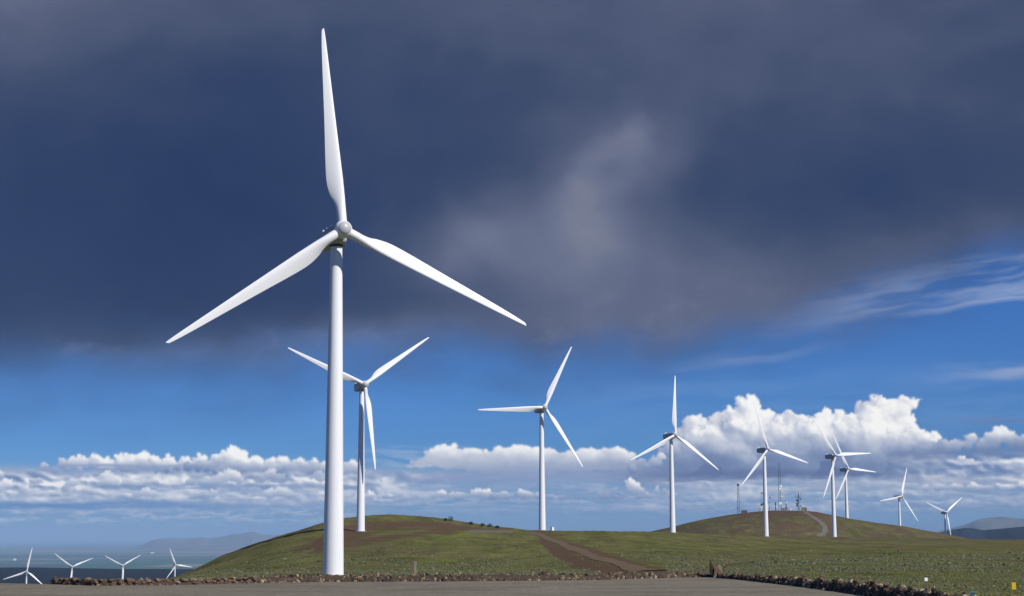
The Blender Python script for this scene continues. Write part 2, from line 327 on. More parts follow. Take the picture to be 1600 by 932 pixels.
# ---------------------------------------------------------------- world: physical sky with the clouds over it
def make_world():
    s = paint_sky()
    h, w = s.a.shape
    px = np.empty((h, w, 4), np.float32); px[..., :3] = s.rgb; px[..., 3] = s.a
    img = bpy.data.images.new('cloud_panorama', w, h, alpha=True, float_buffer=True, is_data=True)
    img.alpha_mode = 'CHANNEL_PACKED'
    img.pixels.foreach_set(np.ascontiguousarray(px[::-1]).ravel()); img.update()
    try: img.pack()
    except Exception: pass
    wd = bpy.data.worlds.new('World'); scene.world = wd; wd.use_nodes = True
    nt = wd.node_tree; nt.nodes.clear(); N = nt.nodes.new; L = nt.links.new
    def math_(op, a, b=None, c=None):
        n = N('ShaderNodeMath'); n.operation = op
        for i, v in enumerate((a, b, c)):
            if v is None: continue
            if isinstance(v, (int, float)): n.inputs[i].default_value = v
            else: L(v, n.inputs[i])
        return n.outputs[0]
    def maprange(v, a, b, lo=0.0, hi=1.0):
        n = N('ShaderNodeMapRange'); n.interpolation_type = 'SMOOTHSTEP'
        L(v, n.inputs[0]); n.inputs[1].default_value = a; n.inputs[2].default_value = b; n.inputs[3].default_value = lo; n.inputs[4].default_value = hi
        return n.outputs[0]
    tc = N('ShaderNodeTexCoord'); sp = N('ShaderNodeSeparateXYZ'); L(tc.outputs['Generated'], sp.inputs[0])
    az = math_('ARCTAN2', sp.outputs[0], sp.outputs[1]); el = math_('ARCSINE', sp.outputs[2])
    u = math_('ADD', math_('MULTIPLY', az, F_PX), 800.0); v = math_('SUBTRACT', 836.0, math_('MULTIPLY', el, F_PX))
    un = math_('DIVIDE', math_('SUBTRACT', u, SKU0), w * SKSTEP); vn = math_('SUBTRACT', 1.0, math_('DIVIDE', math_('SUBTRACT', v, SKV0), h * SKSTEP))
    un = math_('PINGPONG', un, 1.0); vn = math_('MINIMUM', math_('MAXIMUM', vn, 0.0005), 0.9995)
    cb = N('ShaderNodeCombineXYZ'); L(un, cb.inputs[0]); L(vn, cb.inputs[1])
    ti = N('ShaderNodeTexImage'); ti.image = img; ti.extension = 'EXTEND'; ti.interpolation = 'Cubic'; L(cb.outputs[0], ti.inputs[0])
    sky = N('ShaderNodeTexSky'); sky.sky_type = 'NISHITA'; sky.sun_disc = False
    sky.sun_elevation = SUN_EL; sky.sun_rotation = SUN_AZ; sky.altitude = 900.0; sky.air_density = 1.0; sky.dust_density = 0.15; sky.ozone_density = 2.0
    tint = N('ShaderNodeMix'); tint.data_type = 'RGBA'; tint.blend_type = 'MULTIPLY'; tint.inputs[0].default_value = 1.0
    L(sky.outputs[0], tint.inputs[6]); tint.inputs[7].default_value = (*SKY_TINT, 1)
    b1 = N('ShaderNodeBackground'); L(tint.outputs[2], b1.inputs[0]); b1.inputs[1].default_value = SKY_STRENGTH
    b2 = N('ShaderNodeBackground'); L(ti.outputs[0], b2.inputs[0]); b2.inputs[1].default_value = 1.0
    back = maprange(math_('ABSOLUTE', az), 1.9, 0.8); high = maprange(el, 1.1, 0.5)
    fac = math_('MULTIPLY', math_('MULTIPLY', ti.outputs[1], back), high)
    mx = N('ShaderNodeMixShader'); L(fac, mx.inputs[0]); L(b1.outputs[0], mx.inputs[1]); L(b2.outputs[0], mx.inputs[2])
    out = N('ShaderNodeOutputWorld'); L(mx.outputs[0], out.inputs[0])
    wd.cycles.sampling_method = 'MANUAL'; wd.cycles.sample_map_resolution = 1024
SKY_TINT = (0.155, 0.36, 0.79)
make_world()

# ================================================================ helpers
def tag(o, label=None, cat=None, group=None, kind=None):
    if label: o['label'] = label
    if cat: o['category'] = cat
    if group: o['group'] = group
    if kind: o['kind'] = kind
    return o
def empty(name, loc=(0, 0, 0), rz=0.0):
    o = bpy.data.objects.new(name, None); COL.objects.link(o)
    o.empty_display_size = 0.5; o.location = loc; o.rotation_euler = (0, 0, rz); return o
def link(name, me, mat, parent=None):
    o = bpy.data.objects.new(name, me); COL.objects.link(o)
    for m in (mat if isinstance(mat, (list, tuple)) else [mat]): me.materials.append(m)
    if parent: o.parent = parent
    return o
def from_bm(name, bm, mat, parent=None, smooth=None):
    bmesh.ops.recalc_face_normals(bm, faces=bm.faces)
    me = bpy.data.meshes.new(name); bm.to_mesh(me); bm.free()
    if smooth is not None:
        me.polygons.foreach_set('use_smooth', [True] * len(me.polygons))
        if smooth < 180:
            me.set_sharp_from_angle(angle=math.radians(smooth))
    return link(name, me, mat, parent)
def from_np(name, V, Fc, mat, parent=None, smooth=False, cols=None):
    """V n x 3, Fc m x k (all faces the same size)."""
    me = bpy.data.meshes.new(name); Fc = np.asarray(Fc, np.int32); k = Fc.shape[1]
    me.vertices.add(len(V)); me.vertices.foreach_set('co', np.asarray(V, np.float32).ravel())
    me.loops.add(Fc.size); me.loops.foreach_set('vertex_index', Fc.ravel())
    me.polygons.add(len(Fc)); me.polygons.foreach_set('loop_start', np.arange(0, Fc.size, k, dtype=np.int32))
    me.polygons.foreach_set('use_smooth', np.full(len(Fc), smooth))
    for nm, c in (cols or {}).items():
        at = me.color_attributes.new(nm, 'FLOAT_COLOR', 'POINT')
        at.data.foreach_set('color', np.asarray(c, np.float32).ravel())
    me.update(calc_edges=True); me.validate()
    return link(name, me, mat, parent)
def box(bm, c, s, rot=None):
    m = Matrix.Translation(c) @ (rot.to_4x4() if rot else Matrix.Identity(4)) @ Matrix.Diagonal((s[0], s[1], s[2], 1))
    return bmesh.ops.create_cube(bm, size=1.0, matrix=m)['verts']
def bar(bm, a, b, r, n=5, r2=None):
    a, b = Vector(a), Vector(b); d = b - a
    m = Matrix.Translation((a + b) / 2) @ d.to_track_quat('Z', 'Y').to_matrix().to_4x4()
    bmesh.ops.create_cone(bm, cap_ends=True, segments=n, radius1=r, radius2=r if r2 is None else r2, depth=d.length, matrix=m)
def lathe(bm, prof, n, axis='Z'):
    rings = []
    for (h, r) in prof:
        ring = []
        for k in range(n):
            a = 2 * math.pi * k / n; p = (r * math.cos(a), r * math.sin(a), h) if axis == 'Z' else (r * math.cos(a), -h, r * math.sin(a))
            ring.append(bm.verts.new(p))
        rings.append(ring)
    for a, b in zip(rings, rings[1:]):
        for k in range(n): bm.faces.new((a[k], a[(k + 1) % n], b[(k + 1) % n], b[k]))
    bm.faces.new(rings[0]); bm.faces.new(rings[-1])

class Mat:
    """Small node-tree builder."""
    def __init__(s, name, rough=0.8, spec=0.3):
        s.m = bpy.data.materials.new(name); s.m.use_nodes = True; s.nt = s.m.node_tree
        s.b = s.nt.nodes['Principled BSDF']; s.b.inputs['Roughness'].default_value = rough; s.b.inputs['Specular IOR Level'].default_value = spec
    def n(s, t, **kw):
        q = s.nt.nodes.new(t)
        for k, v in kw.items(): setattr(q, k, v)
        return q
    def lk(s, a, b): s.nt.links.new(a, b)
    def pos(s, scale=(1, 1, 1), obj=False):
        t = s.n('ShaderNodeTexCoord') if obj else s.n('ShaderNodeNewGeometry')
        m = s.n('ShaderNodeMapping'); m.inputs['Scale'].default_value = scale
        s.lk(t.outputs['Object' if obj else 'Position'], m.inputs[0]); return m.outputs[0]
    def noise(s, vec, scale, detail=5, rough=0.6, dist=0.0):
        q = s.n('ShaderNodeTexNoise'); s.lk(vec, q.inputs['Vector']); q.inputs['Scale'].default_value = scale
        q.inputs['Detail'].default_value = detail; q.inputs['Roughness'].default_value = rough; q.inputs['Distortion'].default_value = dist
        return q.outputs[0]
    def step(s, v, a, b, lo=0.0, hi=1.0):
        q = s.n('ShaderNodeMapRange', interpolation_type='SMOOTHSTEP'); s.lk(v, q.inputs[0])
        for i, x in enumerate((a, b, lo, hi)): q.inputs[i + 1].default_value = x
        return q.outputs[0]
    def mix(s, f, a, b, mode='MIX'):
        q = s.n('ShaderNodeMix', data_type='RGBA', blend_type=mode)
        for sock, v in ((q.inputs[0], f), (q.inputs[6], a), (q.inputs[7], b)):
            if isinstance(v, (int, float)): sock.default_value = v
            elif isinstance(v, tuple): sock.default_value = (*v[:3], 1)
            else: s.lk(v, sock)
        return q.outputs[2]
    def mul(s, a, b):
        q = s.n('ShaderNodeMath', operation='MULTIPLY')
        for i, v in enumerate((a, b)):
            if isinstance(v, (int, float)): q.inputs[i].default_value = v
            else: s.lk(v, q.inputs[i])
        return q.outputs[0]
    def color(s, c):
        if isinstance(c, tuple): s.b.inputs['Base Color'].default_value = (*c, 1)
        else: s.lk(c, s.b.inputs['Base Color'])
        return s
    def bump(s, h, dist=0.05, strength=1.0):
        q = s.n('ShaderNodeBump'); s.lk(h, q.inputs['Height']); q.inputs['Distance'].default_value = dist; q.inputs['Strength'].default_value = strength
        s.lk(q.outputs[0], s.b.inputs['Normal']); return s
def plain(name, c, var=0.25, scale=3.0, rough=0.7, spec=0.3, metal=0.0):
    m = Mat(name, rough, spec); n = m.noise(m.pos(obj=True), scale, 4)
    m.color(m.mix(n, tuple(x * (1 - var) for x in c), tuple(min(1, x * (1 + var)) for x in c))); m.b.inputs['Metallic'].default_value = metal
    return m.m

# ================================================================ terrain
def table(rows):
    a = np.array(rows, float); az, sl = azslope(a[:, 0], a[:, 1]); return az, sl, (a[:, 2] if a.shape[1] > 2 else None)
# nearest ridge with the foreground hill: photo column, photo row of the skyline, distance in metres
CREST = table([(-300, 1250, 760), (0, 1040, 780), (150, 955, 800), (220, 922, 830), (262, 905, 850), (300, 892, 865), (345, 869, 880), (379, 856, 872), (407, 846, 867), (433, 838, 862), (459, 831, 858), (485, 823, 857),
               (511, 815, 866), (537, 809.5, 888), (570, 806, 925), (610, 804.5, 945), (650, 806, 950), (690, 810, 955), (730, 816, 955), (780, 823, 960), (825, 828.5, 970), (850, 829.2, 980),
               (900, 829.5, 1020), (960, 829.8, 1080), (1050, 832, 1160), (1120, 834.5, 1260), (1190, 837.5, 1380), (1250, 839, 1470), (1310, 839, 1540), (1400, 840, 1580),
               (1480, 841, 1580), (1600, 843.5, 1520), (1900, 850, 1400)])
# cut bank behind the levelled bench on the hill: distance of its foot, photo row of the bench, weight
BANK = table([(330, 878, 875), (379, 859.5, 862), (407, 850.5, 853), (433, 843.5, 844), (459, 838, 836), (485, 833.5, 828), (511, 831, 820), (537, 830, 814), (570, 830.5, 820), (610, 829, 826), (680, 829, 830)])
BANK_W = table([(340, 800, 0), (390, 800, 1), (600, 800, 1), (670, 800, 0)])
MID = table([(-300, 1010), (0, 990), (150, 960), (220, 934), (262, 915), (300, 905), (400, 901), (520, 898.5), (660, 897), (800, 896), (950, 893), (1080, 890), (1250, 884), (1400, 880), (1600, 877), (1900, 880)])
HILL2 = table([(820, 960), (880, 880), (930, 850), (965, 840), (1020, 830), (1050, 823), (1090, 813), (1120, 807.5), (1150, 803), (1180, 799.5), (1205, 797.5), (1250, 798), (1275, 800), (1300, 805), (1330, 811),
               (1370, 817), (1410, 822), (1434, 827), (1473, 833.5), (1510, 841), (1600, 860), (1800, 900)])
NEARHILLS = table([(1380, 852), (1440, 840), (1482, 829), (1508, 825), (1522, 826), (1535, 828.5), (1556, 827), (1577, 825), (1600, 823), (1660, 820), (1750, 824), (1900, 832)])
FARMTS = table([(1440, 838), (1480, 827), (1508, 820), (1528, 812), (1540, 810), (1549, 808.5), (1568, 807.5), (1580, 809), (1600, 811), (1650, 806), (1720, 812), (1900, 826)])
LEFTMTS = table([(150, 864), (215, 856), (235, 845), (250, 841.5), (270, 840.5), (300, 840.3), (318, 839.3), (326, 841.5), (340, 839.5), (352, 838), (366, 834.5), (380, 834), (390, 831.5), (396, 830.5), (404, 833.2), (418, 834.3), (440, 835),
                 (480, 838), (560, 842), (700, 850)])
# front edge of the wall on the level gravel: photo column, row of its foot, height in rows
EDGE = np.array([(-300, 910.5, 0), (0, 912.5, 0), (80, 914, 0), (150, 916.5, 0), (300, 915, 0), (430, 911.5, 0), (520, 910.5, 0), (700, 909.5, 0), (830, 908.5, 0), (960, 907, 0), (1060, 903.5, 0),
                 (1110, 903.5, 0), (1160, 907.5, 0), (1250, 918, 0), (1330, 929, 0), (1400, 940, 0), (1500, 958, 0), (1600, 978, 0), (1900, 1050, 0)], float)
_eaz, _esl = azslope(EDGE[:, 0], EDGE[:, 1]); EDGE_R = -EYE[2] / _esl
def lot_edge(az):
    r = np.interp(az, _eaz, EDGE_R)
    return r + (60.0 - r) * sstep(0.45, 0.9, np.abs(az))

def ridge(r, rc, zc, floor, w):
    q = np.log(np.maximum(r, 1) / rc) / w
    return floor + (zc - floor) * np.exp(-q * q)
def ground(x, y, detail=True):
    x = np.asarray(x, float); y = np.asarray(y, float)
    r = np.maximum(np.hypot(x, y), 0.5); az = np.arctan2(x, y); azc = np.clip(az, -0.47, 0.47)
    re = lot_edge(az)
    rc = np.interp(azc, CREST[0], CREST[2]); mc = np.interp(azc, CREST[0], CREST[1]); mm = np.interp(azc, MID[0], MID[1])
    RM = 330.0
    zc = EYE[2] + mc * rc; zm = EYE[2] + mm * RM
    t1 = np.clip((r - re) / (RM - re), 0, 1)
    z1 = zm * (0.75 * t1 + 0.25 * t1 * t1) - 0.25 * sstep(0.0, 0.02, t1)
    t2 = np.clip(np.log(np.maximum(r, RM) / RM) / np.log(rc / RM), 0, 1)
    p = np.interp(azc, [-0.30, -0.12, -0.02, 0.05, 0.3], [1.1, 1.7, 1.5, 1.15, 1.1])
    prof = t2 ** p
    rb = np.interp(azc, BANK[0], BANK[2]); fb = (np.interp(azc, BANK[0], BANK[1]) - mm) / np.minimum(mc - mm, -1e-6) if False else (np.interp(azc, BANK[0], BANK[1]) - mm) / np.where(np.abs(mc - mm) < 1e-6, 1e-6, mc - mm)
    wb = np.interp(azc, BANK_W[0], BANK_W[2])
    tb = np.clip(np.log(np.maximum(r, RM) / RM) / np.log(rb / RM), 0, 1); ub = np.clip((r - rb) / np.maximum(rc - rb, 1.0), 0, 1)
    prof = prof * (1 - wb) + wb * np.where(r < rb, fb * (1.25 * tb ** 1.8 - 0.25 * tb ** 6), fb + (1 - fb) * (1 - (1 - ub) ** 2.0))
    z2 = EYE[2] + (mm + (mc - mm) * prof) * r
    t3 = np.clip(np.log(np.maximum(r, rc) / rc) / np.log(3000.0 / rc), 0, 1)
    z3k = np.interp(azc, [-0.20, -0.10, 0.0, 0.1], [-126, -126, -90, -66])
    lw = sstep(-0.04, -0.10, azc)
    z6k = z3k + lw * (np.interp(azc, [-0.30, -0.27, -0.22, -0.17], [-97, -97, -105, -108]) - z3k)
    t4 = np.clip((r - 3000.0) / 3000.0, 0, 1); t5 = np.clip((np.log(np.maximum(r, 6000.0) / 6000.0)) / math.log(2.0), 0, 1)
    z3 = zc + (z3k - zc) * (0.5 * t3 + 0.5 * t3 * t3) + (z6k - z3k) * sstep(0, 1, t4) + (-300.0 - z6k) * (0.5 * t5 + 0.5 * sstep(0, 1, t5))
    z = np.where(r < re, 0.0, np.where(r < RM, z1, np.where(r < rc, z2, z3)))
    zb = ridge(r, 1800.0, EYE[2] + np.interp(azc, HILL2[0], HILL2[1]) * 1800.0, -330.0, 0.42)
    z = np.where((r > 1100) & (azc > HILL2[0][0]), np.maximum(z, zb), z)
    wn = fbm(az * 40 + 7, np.log(r) * 12, 4, 611)
    def far(tab, rc_, w, k):
        zz = EYE[2] + np.interp(az, tab[0], tab[1]) * rc_
        zz = np.where((az < tab[0][0]) | (az > tab[0][-1]), -300.0, zz)
        q = np.log(r / rc_) / w
        return -300.0 + np.maximum(zz + 300.0, 0) * np.exp(-q * q) * (1 + k * np.minimum(wn - 0.05, 0) * sstep(0.03, 0.10, np.abs(q)))
    z = np.where(r > 5000, np.maximum(z, np.maximum(far(NEARHILLS, 10000.0, 0.30, 0.8), np.maximum(far(FARMTS, 30000.0, 0.20, 1.2), far(LEFTMTS, 45000.0, 0.20, 1.2)))), z)
    # out of frame: level top, then away into the valley
    zo = np.interp(np.log(r), np.log([1, 120, 600, 3000, 8500, 2e5]), [0, 0, -18, -125, -300, -300])
    k = sstep(0.40, 0.9, np.abs(az)); z = z * (1 - k) + zo * k
    if detail:
        lim = sstep(0, 30, r - re) * sstep(6000, 2500, r)
        z = z + lim * (0.55 * fbm(x / 70, y / 70, 4, 621) * np.clip(r / 500, 0.15, 1) + 0.10 * fbm(x / 9, y / 9, 3, 631))
    return z
def ground_hit(px, py, rmin=60.0, rmax=5000.0):
    d = ray(px, py); d = d / np.hypot(d[0], d[1])
    r = np.geomspace(rmin, rmax, 6000); g = ground(d[0] * r, d[1] * r) - (EYE[2] + d[2] * r)
    i = np.argmax(g > 0)
    if g[i] <= 0: i = int(np.argmax(g))
    return np.array([d[0] * r[i], d[1] * r[i], ground(d[0] * r[i], d[1] * r[i])])
def at_dist(px, py, r):
    d = ray(px, py); d = d / np.hypot(d[0], d[1]); return EYE + d * r

def seg_mask(px, py, pts, w, soft):
    """1 near a polyline given in photo positions, used once to lay bare soil and gravel on the land."""
    best = np.full(px.shape, 1e9); pts = np.array(pts, float)
    ww = np.broadcast_to(np.asarray(w, float), (len(pts),))
    for (a, b, wa, wb) in zip(pts[:-1], pts[1:], ww[:-1], ww[1:]):
        ab = b - a; t = np.clip(((px - a[0]) * ab[0] + (py - a[1]) * ab[1] * 1) / (ab @ ab), 0, 1)
        best = np.minimum(best, np.hypot(px - a[0] - t * ab[0], py - a[1] - t * ab[1]) - (wa + (wb - wa) * t))
    return sstep(soft, -soft, best)

def land_material():
    m = Mat('grassland', 1.0, 0.0); P = m.pos()
    at = m.n('ShaderNodeAttribute', attribute_name='cover'); sp = m.n('ShaderNodeSeparateColor'); m.lk(at.outputs['Color'], sp.inputs[0])
    soil, shade_and_dark, field = sp.outputs; gravel = at.outputs['Alpha']
    big = m.noise(P, 0.012, 5, 0.62); mid = m.noise(P, 0.055, 6, 0.65, 0.6); fine = m.noise(P, 0.45, 5, 0.7); tiny = m.noise(P, 2.6, 4, 0.7)
    g = m.mix(m.step(big, 0.38, 0.62), (0.118, 0.130, 0.034), (0.158, 0.146, 0.050))
    g = m.mix(m.mul(m.step(mid, 0.50, 0.66), 0.75), g, (0.140, 0.104, 0.052))
    g = m.mix(m.mul(m.step(m.noise(P, 0.09, 5, 0.7, 1.0), 0.54, 0.68), 0.75), g, (0.090, 0.150, 0.032))
    g = m.mix(m.mul(m.step(m.noise(P, 0.16, 5, 0.7, 0.4), 0.52, 0.68), 0.6), g, (0.150, 0.168, 0.098))
    g = m.mix(m.step(fine, 0.36, 0.66, 0.7, 0.0), g, m.mix(1.0, g, (0.55, 0.60, 0.52), 'MULTIPLY'))
    g = m.mix(m.step(tiny, 0.42, 0.7, 0.0, 0.5), g, m.mix(1.0, g, (1.7, 1.6, 1.45), 'MULTIPLY'))
    pa = m.step(m.noise(P, 0.022, 6, 0.68, 1.2), 0.46, 0.62)
    g = m.mix(m.mul(pa, 0.8), g, m.mix(fine, (0.095, 0.075, 0.040), (0.165, 0.130, 0.072)))
    g = m.mix(m.mul(m.step(m.noise(P, 0.035, 6, 0.7, 0.8), 0.54, 0.66), 0.6), g, m.mix(fine, (0.060, 0.082, 0.030), (0.110, 0.130, 0.055)))
    mo = m.noise(m.pos((1.0, 0.22, 1.0)), 0.075, 6, 0.72, 0.8)
    g = m.mix(m.step(mo, 0.40, 0.52, 0.75, 0.0), g, m.mix(1.0, g, (0.58, 0.60, 0.55), 'MULTIPLY'))
    g = m.mix(m.step(mo, 0.54, 0.64, 0.0, 0.7), g, m.mix(1.0, g, (1.42, 1.40, 1.12), 'MULTIPLY'))
    so = m.mix(m.noise(P, 0.3, 6, 0.7), (0.060, 0.038, 0.024), (0.150, 0.098, 0.062))
    so = m.mix(m.step(m.noise(P, 0.12, 4), 0.56, 0.66, 0.0, 0.6), so, (0.068, 0.070, 0.030))
    gr = m.mix(m.noise(P, 0.8, 5, 0.7), (0.13, 0.115, 0.095), (0.23, 0.20, 0.165))
    br = m.n('ShaderNodeMath', operation='ADD'); m.lk(soil, br.inputs[0]); m.lk(m.step(mid, 0.3, 0.7, -0.24, 0.24), br.inputs[1])
    c = m.mix(m.step(br.outputs[0], 0.22, 0.78), g, so)
    c = m.mix(gravel, c, gr)
    # valley farmland: irregular parcels in different crops
    vo = m.n('ShaderNodeTexVoronoi', feature='F1', distance='CHEBYCHEV'); m.lk(m.pos((0.6, 1.6, 0)), vo.inputs['Vector']); vo.inputs['Scale'].default_value = 0.00030; vo.inputs['Randomness'].default_value = 0.9
    sc = m.n('ShaderNodeSeparateColor'); m.lk(vo.outputs['Color'], sc.inputs[0])
    fl = m.mix(m.step(sc.outputs[0], 0.30, 0.75), (0.028, 0.060, 0.018), (0.210, 0.165, 0.085))
    fl = m.mix(m.step(sc.outputs[1], 0.60, 0.80), fl, (0.022, 0.080, 0.014))
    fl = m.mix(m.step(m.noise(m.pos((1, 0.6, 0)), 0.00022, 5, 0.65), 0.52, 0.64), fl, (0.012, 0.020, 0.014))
    c = m.mix(field, c, fl)
    dark_col = m.mix(m.noise(P, 0.004, 7, 0.7), (0.006, 0.008, 0.014), (0.014, 0.017, 0.022))  # bluish near-black: cloud shadow put into the land colour
    c = m.mix(shade_and_dark, c, dark_col)
    m.color(c)
    h = m.n('ShaderNodeMath', operation='ADD'); m.lk(fine, h.inputs[0]); m.lk(tiny, h.inputs[1])
    m.bump(h.outputs[0], 0.3, 0.7)
    return m.m

def make_land():
    az = np.concatenate([np.radians(np.arange(-180, -20, 2.5)), np.radians(np.arange(-20, 20.01, 0.07)), np.radians(np.arange(22, 180, 2.5))])
    r = np.concatenate([[0.8, 4, 12, 30, 45, 55], np.geomspace(60, 1700, 290), np.geomspace(1730, 130000, 190)])
    A, Rr = np.meshgrid(az, r); X = Rr * np.sin(A); Y = Rr * np.cos(A); Z = ground(X, Y)
    px, py = project(X, Y, Z); front = np.cos(A) > 0.5
    nz = 6 * fbm(px / 30, py / 9, 4, 641)
    soil = np.zeros_like(X); gravel = np.zeros_like(X)
    mid = front & (Rr > 110) & (Rr < 1300)
    s1 = seg_mask(px, py + 0.5 * nz, [(500, 858), (520, 838), (560, 826), (620, 818), (680, 821), (740, 826), (800, 829)], [7, 10, 10, 6, 7, 5, 3], 8)
    s2 = seg_mask(px, py + 0.5 * nz, [(460, 862), (500, 848), (560, 846), (640, 836), (700, 832)], [5, 6, 8, 4, 3], 8)
    s3 = seg_mask(px, py + 0.7 * nz, [(846, 846), (868, 862), (900, 878), (935, 890), (970, 895)], [3, 8, 11, 10, 7], 4)
    s4 = seg_mask(px, py + 0.8 * nz, [(838, 832), (880, 848), (930, 866), (990, 884), (1040, 892)], [5, 8, 9, 7, 4], 6)
    s5 = seg_mask(px, py + 0.3 * nz, [(1250, 842), (1420, 858), (1600, 852)], [1, 7, 6], 14) * 0.5
    s6 = seg_mask(px, py, [(900, 896), (1100, 893), (1250, 899), (1330, 905), (1430, 912)], 2, 3) * 0.7
    soil = np.where(mid, np.clip(0.85 * s1 + 0.8 * s2 + s3 + 0.7 * s4 + s5 + s6, 0, 1), 0)
    h2 = front & (Rr > 1300) & (Rr < 3000)
    soil = np.where(h2, np.clip(0.50 + 0.3 * sstep(812, 800, py) + 0.02 * nz, 0, 1), soil)
    tan = seg_mask(px, py, [(735, 830), (760, 830.5), (800, 831)], 1.6, 2)
    gravel = np.where(mid, np.maximum(gravel, 0.8 * tan), gravel)
    shade_and_dark = np.where(front, sstep(2600, 3400, Rr) * sstep(17500, 12500, Rr + 2600 * fbm(A * 26, np.log(Rr) * 6, 4, 651)), sstep(2600, 3400, Rr) * sstep(17500, 12500, Rr))  # cloud shadow over the valley, painted as a dark band
    shade_and_dark = np.maximum(shade_and_dark, sstep(6500, 7500, Rr) * sstep(15000, 13500, Rr) * (A > 0.19) * 0.85)  # hills at the far right take the same dark tone
    field = sstep(8000, 11000, Rr) * sstep(-255, -285, Z)
    soil = np.where((Rr > 9000) & (Z > -290), 0.45, soil)
    gravel = np.where((Rr > 9000) & (Z > -285), np.clip(0.30 + 0.6 * fbm(A * 60, np.log(Rr) * 14, 4, 671), 0, 1) * (np.abs(Rr - 10000) > 4500), gravel)
    cover = np.stack([soil, shade_and_dark, field, gravel], -1)
    nr, na = X.shape
    V = np.stack([X, Y, Z], -1).reshape(-1, 3)
    i = np.arange(nr - 1)[:, None] * na; j = np.arange(na)[None, :]; j2 = (j + 1) % na
    Fc = np.stack([i + j, i + j2, i + na + j2, i + na + j], -1).reshape(-1, 4)[:, ::-1]
    V = np.vstack([V, [[0, 0, 0]]]); cover = np.vstack([cover.reshape(-1, 4), [[0, 0, 0, 0]]])
    tri = [(na * nr, (q + 1) % na, q, q) for q in range(na)]
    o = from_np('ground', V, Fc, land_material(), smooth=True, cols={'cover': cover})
    tag(o, 'rolling grassy hills falling to a wide valley of fields', 'ground', kind='structure')
make_land()

def make_lot():
    m = Mat('gravel', 1.0, 0.05); P = m.pos()
    n1 = m.noise(P, 0.10, 5, 0.6, 0.5); n2 = m.noise(P, 14.0, 4, 0.75); n3 = m.noise(m.pos((0.35, 0.9, 1)), 0.16, 6, 0.68, 1.5)
    c = m.mix(n1, (0.150, 0.134, 0.104), (0.220, 0.196, 0.152))
    c = m.mix(m.step(n3, 0.48, 0.62, 0.0, 0.75), c, (0.105, 0.096, 0.080))
    c = m.mix(m.step(n2, 0.35, 0.72, 0.0, 0.6), c, (0.31, 0.265, 0.20))
    c = m.mix(m.step(m.noise(P, 5.0, 3, 0.7), 0.60, 0.72, 0.0, 0.7), c, (0.06, 0.052, 0.043))
    c = m.mix(m.step(m.noise(P, 1.3, 5, 0.75, 0.6), 0.42, 0.62, 0.0, 0.55), c, m.mix(1.0, c, (0.62, 0.62, 0.63), 'MULTIPLY'))
    c = m.mix(m.step(m.noise(m.pos((1, 0.25, 1)), 3.2, 3, 0.8), 0.58, 0.68, 0.0, 0.8), c, m.mix(1.0, c, (1.5, 1.46, 1.38), 'MULTIPLY'))
    m.color(c); m.bump(n2, 0.03, 0.8)
    az = np.radians(np.concatenate([np.arange(-180, -20, 4), np.arange(-20, 20, 0.2), np.arange(20, 180, 4)]))
    fr = np.concatenate([[0.01], np.linspace(0.1, 1, 24)])
    re = lot_edge(az)
    X = fr[:, None] * (re * np.sin(az))[None]; Y = fr[:, None] * (re * np.cos(az))[None]
    Z = 0.03 + 0.012 * fbm(X / 3, Y / 3, 3, 661)
    nr, na = X.shape; i = np.arange(nr - 1)[:, None] * na; j = np.arange(na)[None, :]; j2 = (j + 1) % na
    Fc = np.stack([i + na + j, i + na + j2, i + j2, i + j], -1).reshape(-1, 4)
    o = from_np('gravel_lot', np.stack([X, Y, Z], -1).reshape(-1, 3), Fc, m.m, smooth=True)
    tag(o, 'level grey brown gravel lot in front of the stone wall', 'gravel lot', kind='structure')
make_lot()

def strip(name, pts, width, mat, label, lift=0.12, n=60, rmin=110.0):
    P = np.array([ground_hit(a, b, rmin) for a, b in pts]); s = np.linspace(0, len(P) - 1, n)
    xs = np.interp(s, range(len(P)), P[:, 0]); ys = np.interp(s, range(len(P)), P[:, 1])
    for _ in range(3): xs[1:-1] = (xs[:-2] + xs[1:-1] * 2 + xs[2:]) / 4; ys[1:-1] = (ys[:-2] + ys[1:-1] * 2 + ys[2:]) / 4
    tx, ty = np.gradient(xs), np.gradient(ys); l = np.hypot(tx, ty); nx, ny = -ty / l, tx / l
    wv = width * (0.9 + 0.16 * np.sin(s * 5) + 0.12 * np.sin(s * 13 + 1) + 0.10 * np.sin(s * 31 + 2)); offs = np.linspace(-0.5, 0.5, 5)
    X = xs[:, None] + nx[:, None] * wv[:, None] * offs; Y = ys[:, None] + ny[:, None] * wv[:, None] * offs; Z = ground(X, Y) + lift
    i = np.arange(n - 1)[:, None] * 5; j = np.arange(4)[None]
    Fc = np.stack([i + j, i + j + 1, i + 5 + j + 1, i + 5 + j], -1).reshape(-1, 4)
    o = from_np(name, np.stack([X, Y, Z], -1).reshape(-1, 3), Fc, mat, smooth=True)
    return tag(o, label, 'road', kind='structure')
def road_mat(name, a, b):
    m = Mat(name, 1.0, 0.0); P = m.pos(); m.color(m.mix(m.noise(P, 0.35, 6, 0.7), a, b)); m.bump(m.noise(P, 1.5), 0.1); return m.m
strip('dirt_track', [(832, 832.5), (850, 838.5), (876, 849), (905, 861), (945, 875), (985, 885.5), (1030, 892)], 6.0, road_mat('dirt', (0.105, 0.076, 0.050), (0.175, 0.128, 0.086)),
      'brown dirt track climbing from the lot to the turbine on the ridge')
strip('gravel_road', [(1256, 799.5), (1266, 806), (1280, 815), (1288, 822), (1290, 829), (1286, 835), (1278, 838)], 5.6, road_mat('road_gravel', (0.12, 0.11, 0.095), (0.18, 0.165, 0.14)),
      'pale gravel road winding up the mast hill', rmin=1580.0)

